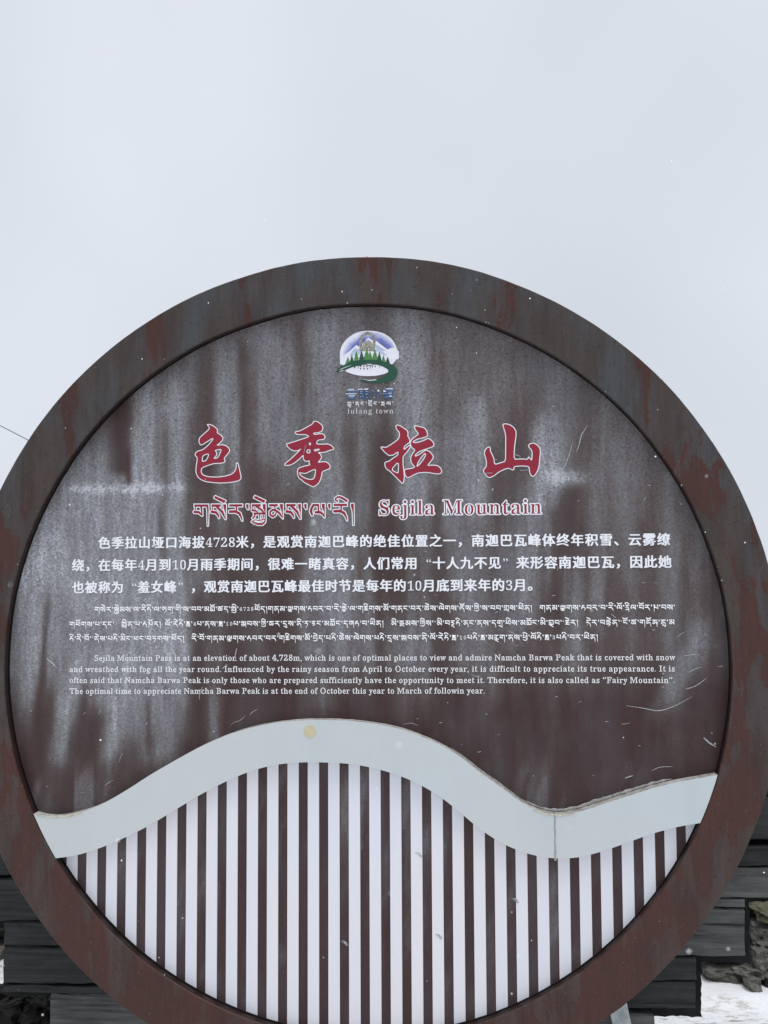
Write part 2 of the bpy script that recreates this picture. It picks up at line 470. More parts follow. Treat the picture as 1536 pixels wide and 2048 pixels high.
class Flat:
    """collects flat pieces on the panel plane"""
    def __init__(s, k=0): s.V = []; s.F = []; s.n = 0; s.k = k
    def add(s, g, org, ux, uy):
        V, T = g
        if not len(V): return
        P = org[None, :] + V[:, :1] * ux[None, :] + V[:, 1:2] * uy[None, :]
        s.k += 1; P = np.column_stack([P, np.full(len(P), (s.k % 4) * .00004)])
        s.V.append(P); s.F += [(a + s.n, b + s.n, c + s.n) for a, b, c in T]; s.n += len(V)
    def build(s, name, mat, parent, y, label=None):
        P = np.concatenate(s.V); V = np.column_stack([P[:, 0], y - P[:, 2], P[:, 1]])
        # all faces look at the viewer (-y)
        F = []
        for a, b, c in s.F:
            ar = (P[b, 0] - P[a, 0]) * (P[c, 1] - P[a, 1]) - (P[c, 0] - P[a, 0]) * (P[b, 1] - P[a, 1])
            if abs(ar) < 1e-13: continue
            F.append((a, b, c) if ar > 0 else (a, c, b))
        o = mesh_obj(name, V, F, mat, parent)
        if label: o['label'] = label
        return o

def XZ(u, v, Y=DP):
    p = at(u, v, Y); return np.array([p[0], p[2]])
PXM = np.linalg.norm(XZ(769, 1200) - XZ(768, 1200))    # one photograph pixel on the panel, metres

def chaikin(P, r=.2):
    P = np.asarray(P, float); Q = np.roll(P, -1, 0)
    return np.stack([P * (1 - r) + Q * r, P * r + Q * (1 - r)], 1).reshape(-1, 2)

# ================================================================== the sign
SIGN = empty('round_sign', (0, .05, 0))
tag(SIGN, 'huge round brown sign with red title, white text, a pale wave and white stripes', 'sign')

# ring: one solid hoop with a small lip at the inner edge
def hoop(name, prof, mats, fmi, parent, nseg=360, wob=None):
    V = []; F = []; fm = []; m = len(prof)
    for i in range(nseg):
        a = 2 * math.pi * i / nseg; ca, sa = math.cos(a), math.sin(a)
        for k, (r, y) in enumerate(prof):
            rr = r + (wob(a, k) if wob else 0)
            V.append((rr * ca, y, ZC + rr * sa))
    for i in range(nseg):
        j = (i + 1) % nseg
        for k in range(m):
            l = (k + 1) % m; F.append((i * m + k, i * m + l, j * m + l, j * m + k)); fm.append(fmi[k])
    o = mesh_obj(name, V, F, mats[0], parent, mats=mats, fmat=fm)
    bm = bmesh.new(); bm.from_mesh(o.data); bmesh.ops.recalc_face_normals(bm, faces=bm.faces); bm.to_mesh(o.data); bm.free()
    return o
b_ = .0035
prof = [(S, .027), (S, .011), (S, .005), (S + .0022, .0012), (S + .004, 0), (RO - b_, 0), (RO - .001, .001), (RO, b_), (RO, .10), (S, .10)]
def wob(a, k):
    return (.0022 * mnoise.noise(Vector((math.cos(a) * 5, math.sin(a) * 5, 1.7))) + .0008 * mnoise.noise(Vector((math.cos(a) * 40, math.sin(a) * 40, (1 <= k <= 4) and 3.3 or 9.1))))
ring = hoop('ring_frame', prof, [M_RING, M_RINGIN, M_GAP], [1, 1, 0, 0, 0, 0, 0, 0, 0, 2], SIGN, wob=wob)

# panel: disc grid carrying the frost stains
def vnoise(x, y, seed):
    xi, yi = np.floor(x).astype(int), np.floor(y).astype(int); xf, yf = x - xi, y - yi
    xf = xf * xf * (3 - 2 * xf); yf = yf * yf * (3 - 2 * yf)
    def h(a, b):
        n = (a * 374761393 + b * 668265263 + seed * 974634777) & 0xffffffff
        n = ((n ^ (n >> 13)) * 1274126177) & 0xffffffff; return ((n ^ (n >> 16)) & 0xffff) / 65535.
    return (h(xi, yi) * (1 - xf) + h(xi + 1, yi) * xf) * (1 - yf) + (h(xi, yi + 1) * (1 - xf) + h(xi + 1, yi + 1) * xf) * yf
def fbm(x, y, seed, o=4):
    r = 0; a = .5; t = 0
    for i in range(o): r = r + a * vnoise(x * 2 ** i, y * 2 ** i, seed + i); t += a; a *= .55
    return r / t
def sm(x, a, b):
    t = np.clip((x - a) / (b - a), 0, 1); return t * t * (3 - 2 * t)

#  (x, top, bottom, half width, amount, drift of the lower end, softness)
STREAKS = [(284, 785, 985, 24, .62, 0, 50), (338, 800, 1010, 30, .30, 0, 60), (180, 900, 1000, 60, .35, 0, 50), (440, 690, 900, 17, .48, 8, 60), (462, 700, 1010, 9, .3, 8, 60),
    (345, 760, 1000, 26, .32, 10, 50), (535, 655, 900, 32, .30, 0, 60), (575, 700, 960, 20, .14, 0, 60), (652, 640, 830, 34, .34, 0, 50), (660, 900, 1240, 30, .38, 6, 90), (628, 980, 1150, 10, .25, 0, 60),
    (815, 640, 1000, 30, .38, 4, 80), (842, 690, 990, 16, .26, 0, 60), (870, 760, 960, 14, .20, 0, 60), (725, 690, 1010, 14, .14, 0, 80), (952, 815, 1010, 26, .46, 0, 50), (905, 860, 1180, 20, .2, 0, 80),
    (1100, 850, 1000, 26, .55, 0, 40), (1078, 840, 1010, 16, .34, 0, 40), (1062, 980, 1220, 22, .36, 0, 80), (1095, 1010, 1180, 10, .3, 0, 60), (1196, 960, 1220, 16, .22, 0, 80), (1240, 900, 1100, 24, .15, 0, 80),
    (240, 985, 1330, 120, .36, 0, 60), (95, 1040, 1330, 40, .52, 0, 80), (60, 1130, 1420, 24, .42, 0, 80), (150, 1010, 1250, 60, .28, 0, 80), (330, 1000, 1300, 70, .30, 0, 90), (300, 1180, 1420, 60, .30, -30, 80),
    (150, 1330, 1640, 20, .60, -70, 60), (130, 1380, 1640, 14, .30, -30, 80), (240, 1350, 1640, 22, .50, -50, 80), (262, 1300, 1480, 40, .42, -20, 60), (300, 1390, 1560, 30, .36, 10, 60), (200, 1300, 1420, 26, .3, -10, 60), (352, 1230, 1440, 26, .48, 10, 70),
    (372, 1180, 1330, 20, .35, 0, 60), (340, 1420, 1560, 16, .3, 0, 50), (424, 1380, 1500, 16, .5, 4, 50), (396, 1120, 1290, 12, .34, -14, 50), (452, 1150, 1330, 9, .2, -10, 60), (480, 1380, 1470, 18, .2, -4, 40),
    (610, 1080, 1330, 20, .22, 0, 90), (690, 1080, 1350, 24, .24, 0, 90), (745, 1150, 1430, 16, .22, -10, 90), (640, 1290, 1440, 26, .2, 0, 60), (800, 1230, 1430, 26, .24, 0, 70), (845, 1240, 1400, 16, .22, 0, 60),
    (935, 1060, 1330, 30, .22, 0, 90), (1020, 1030, 1260, 24, .22, 0, 80), (1150, 1180, 1350, 20, .2, 0, 80), (1390, 1270, 1400, 20, .36, -40, 50), (1345, 1350, 1430, 22, .30, -30, 40), (1410, 1250, 1340, 18, .26, -10, 50),
    (985, 1320, 1440, 18, .16, -8, 60), (1100, 1360, 1560, 26, .12, 0, 80), (1380, 1430, 1530, 60, .08, 0, 60), (870, 1490, 1560, 12, .2, 0, 50)]
DARKS = [(240, 800, 945, 22, .95, 0, 14), (256, 900, 968, 7, .9, 2, 14), (262, 780, 850, 16, .5, 0, 30), (330, 850, 1140, 8, .55, 0, 60), (410, 720, 1080, 24, .55, 0, 60), (490, 700, 860, 14, .4, 0, 60), (322, 1000, 1100, 7, .6, 0, 40),
    (384, 930, 1240, 22, .55, 4, 80), (95, 1190, 1480, 9, .75, -22, 50), (120, 1200, 1340, 20, .42, 0, 60), (187, 1430, 1600, 28, .8, -14, 45), (168, 1400, 1640, 8, .7, -24, 40), (95, 1440, 1600, 26, .6, 0, 60),
    (210, 1250, 1310, 50, .3, 0, 30), (294, 1400, 1500, 8, .6, 4, 30), (400, 1200, 1600, 24, .8, -10, 60), (465, 1090, 1400, 40, .62, 0, 80), (560, 1180, 1420, 26, .6, 0, 80), (593, 1000, 1150, 20, .45, 0, 80), (772, 860, 1200, 24, .68, 0, 80), (757, 950, 1400, 10, .3, 0, 80),
    (800, 1060, 1230, 22, .55, 0, 80), (890, 1100, 1400, 26, .5, 0, 80), (1140, 975, 1110, 24, .62, 0, 50), (1110, 1150, 1260, 14, .45, 4, 60), (1000, 900, 1060, 16, .3, 0, 60), (520, 960, 1080, 30, .35, 0, 60), (700, 840, 980, 14, .3, 0, 60),
    (1030, 640, 1020, 14, .2, 0, 80), (600, 640, 800, 14, .4, 0, 60), (770, 640, 860, 8, .25, 0, 60), (760, 1370, 1560, 60, .6, 0, 60), (1180, 1100, 1300, 12, .3, 0, 60)]
h = .0078
xs = np.arange(-S - .01, S + .012, h); zs = np.arange(-S - .01, S + .012, h)
GX, GZ = np.meshgrid(xs, zs); PP = np.stack([GX, np.full(GX.shape, DP), GZ + ZC], -1)
D_ = PP - EYE; zz = D_ @ CF; U = 768 + FPX * (D_ @ CR) / zz; V_ = 1024 - FPX * (D_ @ CU) / zz
U = U + 7 * (fbm(U / 60, V_ / 160, 90) - .5) * 2; 
base = .36 + .09 * (1 - sm(V_, 700, 1000)) * (1 - .3 * sm(U, 1100, 1300)) + .07 * (1 - sm(U, 250, 420)) * sm(V_, 950, 1050)
base = base - .29 * sm(V_, 1290, 1440) + .16 * (1 - sm(U, 330, 470)) * sm(V_, 900, 1000) * (1 - sm(V_, 1300, 1440))
base = base - .05 * sm(V_, 1000, 1060) * sm(U, 400, 480)
base = base + .10 * sm(U, 1130, 1300) * (1 - sm(V_, 1150, 1350)) + .06 * (fbm(U / 90, V_ / 90, 3) - .5)
rt_ = sm(U, 820, 1050); vs = (fbm(U / 17, V_ / 420, 11, 4) - .5) * (1 - .45 * rt_) + (fbm(U / 26, V_ / 34, 71, 4) - .5) * .5; vs2 = fbm(U / 42, V_ / 600, 21, 3) - .5
Fm = base + vs * .34 + vs2 * .40 * (1 - .5 * sm(V_, 1400, 1450))
def bump(st):
    x, t, b, w, a, dr, sf = st
    cx = x + dr * np.clip((V_ - t) / (b - t), 0, 1)
    e = sm(V_, t - sf, t + sf * .6) * (1 - sm(V_, b - sf * .6, b + sf))
    return a * e * np.exp(-(np.abs(U - cx) / w) ** 2.6)
for st in STREAKS: Fm = Fm + bump(st) * (.72 + .6 * (fbm(U / 9, V_ / 80, 31, 3)))
for st in DARKS: Fm = Fm * (1 - np.clip(bump(st), 0, 1) * (.85 + .25 * fbm(U / 20, V_ / 60, 41, 3)))
Fm = np.where(Fm > .38, .38 + .44 * (1 - np.exp(-(np.maximum(Fm, .38) - .38) / .44)), Fm)
# bright rime line on the left, worn bright patch beside the last character
Fm += .30 * np.exp(-((V_ - 978 - 8 * (fbm(U / 40, V_ * 0, 5) - .5)) / 9) ** 2) * sm(U, 120, 170) * (1 - sm(U, 330, 400)) * (.3 + fbm(U / 14, V_ / 14, 6) * 1.3)
Fm += .75 * np.exp(-((U - 1135) / 34) ** 2 - ((V_ - 956) / 15) ** 2) * (.2 + 1.3 * fbm(U / 7, V_ / 7, 8)) + .12 * np.exp(-((U - 1110) / 30) ** 2 - ((V_ - 925) / 40) ** 2)
Fm += .18 * np.exp(-((U - 60) / 40) ** 2 - ((V_ - 1120) / 70) ** 2)
# the sheet behind the stripes is cleaner with wiped smears
low = sm(V_, 1500, 1560) * (1 - sm(np.abs(U - 640), 640, 700))
sme = .6 * fbm(np.floor((U - 170) / 41.2 + .55) * 3.7, V_ / 200, 55, 3) + .4 * fbm((U + V_ * .3) / 26, (V_ - U * .2) / 120, 51, 4)
Fm = Fm * (1 - low * .8) + low * (.04 + .40 * sm(sme, .50, .80))
Fm = np.clip(Fm, .015, 1)
pitm = np.clip(.15 + .95 * (1 - sm(V_, 760, 1180)), 0, 1)
r_ = np.hypot(GX, GZ); nx_ = len(xs); ok = r_ < S + .012
idx = -np.ones(GX.size, int); idx[ok.ravel()] = np.arange(ok.sum())
V3 = PP.reshape(-1, 3)[ok.ravel()]
I = np.arange(GX.size).reshape(GX.shape)
q = np.stack([I[:-1, :-1], I[:-1, 1:], I[1:, 1:], I[1:, :-1]], -1).reshape(-1, 4); q = idx[q]; q = q[(q >= 0).all(1)]
panel = mesh_obj('panel', V3, q, M_PANEL, SIGN)
for nm, A in (('frost', Fm), ('pits', pitm)):
    at_ = panel.data.attributes.new(nm, 'FLOAT', 'POINT'); at_.data.foreach_set('value', A.ravel()[ok.ravel()].astype(np.float32))
# back sheet closing the hoop
N2 = 96
back = mesh_obj('back_sheet', [((S + .01) * math.cos(2 * math.pi * i / N2), .092, ZC + (S + .01) * math.sin(2 * math.pi * i / N2)) for i in range(N2)], [tuple(range(N2))], M_RINGIN, SIGN)

# pale wave
TOPP = [(65,1627),(88,1633),(112,1634),(150,1627),(200,1610),(250,1582),(300,1550),(350,1521),(400,1494),(450,1472),(500,1456),(550,1446),(600,1441),(650,1440),(700,1442),(750,1448),(800,1458),(850,1476),(885,1492),(925,1517),(960,1545),(1000,1573),(1040,1602),(1070,1619),(1100,1628),(1130,1629),(1160,1623),(1200,1610),(1250,1594),(1300,1578),(1350,1565),(1400,1556),(1439,1549)]
BOTP = [(108,1717),(150,1711),(200,1696),(250,1675),(300,1650),(350,1620),(400,1590),(450,1564),(500,1543),(550,1530),(600,1525),(650,1525),(700,1528),(750,1537),(800,1552),(850,1575),(885,1597),(920,1625),(960,1658),(1000,1684),(1040,1702),(1080,1713),(1120,1717),(1160,1714),(1200,1704),(1250,1687),(1300,1669),(1350,1655),(1407,1645)]
YB = .0022
def curve_fn(P):
    Q = np.array([XZ(u, v, YB) for u, v in P]); o = np.argsort(Q[:, 0]); Q = Q[o]
    from_x = Q[:, 0]; zv = Q[:, 1]
    m = np.gradient(zv, from_x)
    def f(x):
        if x <= from_x[0]: return zv[0] + m[0] * (x - from_x[0])
        if x >= from_x[-1]: return zv[-1] + m[-1] * (x - from_x[-1])
        i = int(np.searchsorted(from_x, x) - 1); i = min(max(i, 0), len(zv) - 2)
        hh = from_x[i + 1] - from_x[i]; t = (x - from_x[i]) / hh
        return ((2*t**3-3*t**2+1)*zv[i] + (t**3-2*t**2+t)*hh*m[i] + (-2*t**3+3*t**2)*zv[i+1] + (t**3-t**2)*hh*m[i+1])
    return f
ztop, zbot = curve_fn(TOPP), curve_fn(BOTP)
def circ_x(fn, sgn, R):
    x = sgn * .9
    for _ in range(60):
        z = fn(x) - ZC; x = x * .5 + .5 * sgn * math.sqrt(max(R * R - z * z, 0))
    return x
RB = S - .0015
def wave_piece(xa, xb, label):
    # left/right limits: None = ends on the ring
    tl = circ_x(ztop, -1, RB) if xa is None else xa; bl = circ_x(zbot, -1, RB) if xa is None else xa
    tr = circ_x(ztop, 1, RB) if xb is None else xb; br = circ_x(zbot, 1, RB) if xb is None else xb
    n_ = max(6, int((tr - tl) / .016))
    top = [(tl + (tr - tl) * i / n_, 0) for i in range(n_ + 1)]; top = [(x, ztop(x)) for x, _ in top]
    bot = [(bl + (br - bl) * i / n_, 0) for i in range(n_ + 1)]; bot = [(x, zbot(x)) for x, _ in bot]
    poly = top[::-1]
    if xa is None:
        a0 = math.atan2(top[0][1] - ZC, top[0][0]) % (2 * math.pi); a1 = math.atan2(bot[0][1] - ZC, bot[0][0]) % (2 * math.pi)
        poly += [(RB * math.cos(a0 + (a1 - a0) * k / 6), ZC + RB * math.sin(a0 + (a1 - a0) * k / 6)) for k in range(1, 6)]
    poly += bot
    if xb is None:
        a0 = math.atan2(bot[-1][1] - ZC, bot[-1][0]); a1 = math.atan2(top[-1][1] - ZC, top[-1][0])
        poly += [(RB * math.cos(a0 + (a1 - a0) * k / 6), ZC + RB * math.sin(a0 + (a1 - a0) * k / 6)) for k in range(1, 6)]
    o = prism('wave_panel', poly, YB, DP - .0006, M_BAND, SIGN, side=M_BAND)
    # the upper edge is grimy
    me = o.data; me.materials.append(M_GRIME)
    for p in me.polygons:
        if p.normal.z > .55 and abs(p.normal.y) < .3: p.material_index = 2
    bv = o.modifiers.new('bevel', 'BEVEL'); bv.width = .0012; bv.segments = 2; bv.limit_method = 'ANGLE'; bv.angle_limit = 1.0
    o['label'] = label; return o
XJ = XZ(1110, 1670, YB)[0]; XJ2 = XZ(108, 1690, YB)[0]
wave_piece(None, XJ - .0012, 'long pale wave panel rising to the crest on the left')
wave_piece(XJ + .0012, None, 'short pale wave panel rising to the ring on the right')
# sealant line in the joint, with a drip
bm = bmesh.new()
def ribbon(bm, pts, w, y, depth=.0):
    """pts (x,z); w half width or list"""
    n_ = len(pts); vs_ = []
    for i, p in enumerate(pts):
        a = np.array(pts[max(i - 1, 0)]); b = np.array(pts[min(i + 1, n_ - 1)]); d = b - a; d = d / (np.linalg.norm(d) + 1e-9); nn = np.array([-d[1], d[0]])
        ww = w[i] if isinstance(w, (list, tuple, np.ndarray)) else w
        l = np.array(p) + nn * ww; r = np.array(p) - nn * ww
        vs_.append((bm.verts.new((l[0], y, l[1])), bm.verts.new((p[0], y - depth, p[1])), bm.verts.new((r[0], y, r[1]))))
    for a, b in zip(vs_[:-1], vs_[1:]):
        for k in (0, 1): bm.faces.new((a[k], a[k + 1], b[k + 1], b[k]))
zz0, zz1 = ztop(XJ) - .004, zbot(XJ) - .006
ribbon(bm, [(XJ + .0006 * math.sin(k), zz0 + (zz1 - zz0) * k / 20) for k in range(21)], [.0026 + .0008 * random.random() for k in range(21)], YB - .0003, .0012)
bm_obj('joint_seal', bm, M_SEAL, SIGN, True)
def sealant_run(x0, x1, wmax, mat, dz=.002):
    bm = bmesh.new(); n_ = 60; pts = []; ws = []
    for k in range(n_ + 1):
        x = x0 + (x1 - x0) * k / n_; e = math.sin(math.pi * k / n_) ** .5
        w = wmax * e * (.45 + .9 * abs(mnoise.noise(Vector((x * 45, 2.2, wmax * 90))))) + .0004
        pts.append((x, ztop(x) + dz + w * .6)); ws.append(w)
    ribbon(bm, pts, ws, DP - .0012, .002); o = bm_obj('sealant', bm, mat, SIGN, True); return o
sealant_run(XZ(1050, 1600)[0], XZ(1345, 1560)[0], .0065, M_SEAL, .003)
sealant_run(XZ(900, 1510)[0], XZ(1060, 1600)[0], .002, M_SEAL, .001)
def blob_run(pts_uv, wmax, mat, name='sealant'):
    bm = bmesh.new(); pts = []; ws = []
    for k in range(41):
        t = k / 40 * (len(pts_uv) - 1); i = min(int(t), len(pts_uv) - 2); f_ = t - i
        u = pts_uv[i][0] * (1 - f_) + pts_uv[i + 1][0] * f_; v = pts_uv[i][1] * (1 - f_) + pts_uv[i + 1][1] * f_
        p = XZ(u, v, YB); e = math.sin(math.pi * k / 40) ** .6
        pts.append((p[0], p[1])); ws.append(wmax * e * (.4 + 1.1 * abs(mnoise.noise(Vector((u * .12, v * .1, 4))))) + .0004)
    ribbon(bm, pts, ws, YB - .0006, .0018); return bm_obj(name, bm, mat, SIGN, True)
blob_run([(72, 1629), (100, 1634), (140, 1632), (165, 1624)], .0045, M_CREAM)
blob_run([(1066, 1619), (1095, 1629), (1125, 1631), (1150, 1627)], .0035, M_CREAM)
# tan plug on the crest
pc = XZ(620, 1463, YB); bm = bmesh.new()
bmesh.ops.create_cone(bm, cap_ends=True, segments=40, radius1=12.2 * PXM, radius2=11.9 * PXM, depth=.0012, matrix=Matrix.Translation((pc[0], YB - .0006, pc[1])) @ Matrix.Rotation(math.pi / 2, 4, 'X'))
bm_obj('round_patch', bm, M_TAN, SIGN)

# white slats below the wave
le = [(170, 1730), (211, 1750), (251, 1750), (292, 1750), (414, 1650), (454.5, 1650), (495, 1650), (536, 1650), (577, 1650), (617.4, 1650), (658, 1650), (699, 1650), (740, 1650), (781, 1650), (822, 1650),
      (1031, 1750), (1073, 1750), (1116, 1750), (1158.5, 1750), (1201, 1750), (1243, 1750), (1285.6, 1740), (1328.4, 1720)]
X_ = np.array([XZ(*p)[0] for p in le]); per = np.median(np.diff(X_)); K = np.round((X_ - X_[0]) / per); per, x00 = np.polyfit(K, X_, 1)
WS = 22.6 * PXM; YS = DP - .003
k = -1
RS = S - .0025
while True:
    xa = x00 + per * k; xb = xa + WS * (per / (41.0 * PXM)); k += 1
    if xa > RS: break
    xa = max(xa, -RS + .001); xb = min(xb, RS - .001)
    if xb - xa < .004: continue
    cz = lambda x: ZC - math.sqrt(max(RS * RS - x * x, 0))
    n_ = 4; xx = [xa + (xb - xa) * i / n_ for i in range(n_ + 1)]
    top = [(x, zbot(x) + .014) for x in xx]; bot = [(x, cz(x)) for x in xx]
    pts = [(t, b) for t, b in zip(top, bot) if t[1] > b[1] + .0005]
    if len(pts) < 2: continue
    # stay under the wave and inside the ring
    top = [(t[0], min(t[1], ZC + math.sqrt(max(RS * RS - t[0] ** 2, 0)))) for t, b in pts]; bot = [b for t, b in pts]
    if max(t[1] - b[1] for t, b in zip(top, bot)) < .02: continue
    prism('slat', top[::-1] + bot, YS + random.uniform(-.0004, .0004), DP - .0005, M_SLAT, SIGN)

# ------------------------------------------------------------------ lettering
YS = DP - .003
YW, YR, YK = DP - .0011, DP - .0017, DP - .0021
BRUSH = {
 'se': ((380, 840, 12.8), [[(440,115),(520,115),(610,160),(690,220),(710,280),(695,335),(780,375),(845,440),(840,510),(780,580),(680,655),(830,630),(930,660),(1000,720),(1025,790),(970,870),(870,985),(905,1050),(880,1090),(760,1112),(630,1112),(500,1150),(300,1225),(285,1350),(350,1420),(480,1455),(700,1465),(900,1440),(1080,1385),(1170,1290),(1190,1180),(1185,1100),(1230,1100),(1260,1230),(1300,1400),(1315,1480),(1270,1550),(1100,1590),(900,1612),(700,1612),(400,1580),(250,1510),(180,1420),(150,1300),(170,1130),(195,965),(130,910),(150,830),(220,790),(320,770),(470,650),(600,480),(560,480),(450,550),(320,635),(270,640),(230,570),(245,460),(330,380),(490,240),(500,200),(470,150)],
   [(325,915),(440,870),(485,880),(460,960),(410,1040),(310,1070)], [(640,775),(810,745),(770,860),(710,975),(605,990),(690,900),(680,820)]]),
 'ji': ((560, 835, 12.8), [[(860,100),(930,95),(1010,140),(1080,200),(1105,270),(1070,350),(1020,380),(850,400),(890,440),(1060,410),(1130,440),(1160,500),(1130,560),(960,580),(930,685),(1140,685),(1210,675),(1310,710),(1380,780),(1370,820),(1250,850),(1120,900),(970,895),(1040,940),(1070,1020),(1030,1090),(970,1155),(1080,1130),(1180,1135),(1260,1190),(1290,1250),(1270,1310),(1180,1350),(1080,1385),(1060,1530),(1010,1660),(930,1740),(845,1780),(750,1730),(600,1650),(570,1610),(480,1550),(450,1450),(450,1330),(510,1280),(650,1240),(775,1215),(740,1160),(760,1105),(660,1130),(610,1080),(595,1010),(600,960),(480,1080),(350,1180),(230,1230),(120,1225),(130,1180),(250,1090),(430,920),(540,800),(480,845),(380,860),(290,830),(200,760),(165,680),(220,665),(350,625),(550,560),(755,490),(660,435),(540,440),(420,430),(385,390),(400,360),(480,355),(620,290),(760,210),(850,150)],
   [(500,1410),(620,1435),(690,1420),(800,1360),(915,1320),(905,1450),(870,1570),(780,1590),(680,1570),(560,1510),(505,1450)], [(685,880),(710,825),(770,825),(770,910),(700,905)], [(885,820),(1025,808),(960,852),(885,860)], [(750,655),(782,650),(782,705),(755,700)]]),
 'la': ((755, 840, 10.971), [[(400,130),(430,108),(500,130),(580,180),(650,230),(672,290),(660,355),(700,400),(715,480),(690,500),(590,575),(575,660),(715,540),(725,590),(660,690),(560,800),(560,950),(575,1100),(590,1230),(575,1370),(545,1395),(500,1350),(400,1250),(270,1120),(200,1080),(165,1010),(160,940),(200,915),(240,915),(340,840),(450,770),(455,690),(340,775),(250,780),(170,720),(75,610),(90,590),(190,605),(280,550),(370,490),(460,420),(485,340),(480,270),(420,210)],
   [(460,910),(460,1165),(400,1150),(305,1090)]]),
 'la2': ((755, 840, 10.971), [[(810,125),(860,135),(980,155),(1050,190),(1085,260),(1105,330),(1070,370),(980,395),(870,420),(780,470),(790,495),(850,500),(950,475),(1050,435),(1120,400),(1200,460),(1245,530),(1220,585),(1120,620),(1000,660),(900,700),(825,770),(830,800),(900,770),(1000,700),(1060,660),(1140,690),(1230,790),(1210,860),(1150,930),(1095,1000),(1200,990),(1320,1000),(1390,1060),(1415,1140),(1370,1185),(1260,1180),(1100,1150),(920,1155),(820,1190),(690,1265),(640,1260),(600,1190),(590,1100),(620,1080),(720,1070),(830,1035),(770,980),(730,900),(730,820),(770,730),(830,660),(770,620),(730,570),(720,500),(740,440),(820,370),(905,310),(860,250),(820,190)],
   [(1045,720),(1060,780),(1000,880),(930,970),(860,1030),(890,930),(960,820)]]),
 'shan': ((960, 840, 11.815), [[(540,100),(620,90),(720,120),(800,180),(845,250),(855,340),(835,480),(815,640),(800,935),(960,920),(1130,930),(1140,880),(1165,880),(1195,930),(1225,950),(1235,800),(1225,720),(1150,640),(1150,590),(1200,555),(1270,545),(1350,590),(1410,660),(1430,740),(1410,900),(1400,1050),(1370,1180),(1310,1290),(1250,1340),(1200,1310),(1170,1220),(1160,1100),(1030,1085),(900,1090),(800,1105),(800,1170),(770,1185),(680,1135),(560,1170),(430,1240),(330,1320),(240,1360),(190,1355),(120,1290),(80,1200),(100,1160),(150,1100),(155,1000),(130,880),(100,790),(120,710),(170,650),(220,635),(245,660),(240,730),(290,820),(330,920),(345,1055),(480,1015),(605,975),(605,700),(610,400),(590,280),(550,160)]])}
def brush(keys, label):
    fw, frd = Flat(), Flat(); Ds = []; allp = []
    for kx in keys:
        (ox, oy, s_), loops = BRUSH[kx]
        L = [chaikin([XZ(ox + x / s_, oy + y / s_) for x, y in P]) for P in loops]; allp.append(L)
    A = np.concatenate([np.concatenate(L) for L in allp]); h_ = PXM * .6; pd = 4 * PXM
    xs_, ys_, X, Y = grid(A[:, 0].min() - pd, A[:, 0].max() + pd, A[:, 1].min() - pd, A[:, 1].max() + pd, h_)
    D = np.maximum.reduce([poly_d(L, X, Y) for L in allp])
    o0 = np.zeros(2); ex = np.array([1., 0]); ey = np.array([0, 1.])
    fw.add(fill(contour(D, xs_, ys_, -.95 * PXM, PXM * .08)), o0, ex, ey); frd.add(fill(contour(D, xs_, ys_, .85 * PXM, PXM * .08)), o0, ex, ey)
    o = frd.build('title_character', M_RED, SIGN, YR, label); fw.build('white_outline', M_WHITE, o, YW)
brush(['se'], 'first red brush character of the title'); brush(['ji'], 'second red brush character of the title')
brush(['la', 'la2'], 'third red brush character of the title'); brush(['shan'], 'last red brush character of the title')

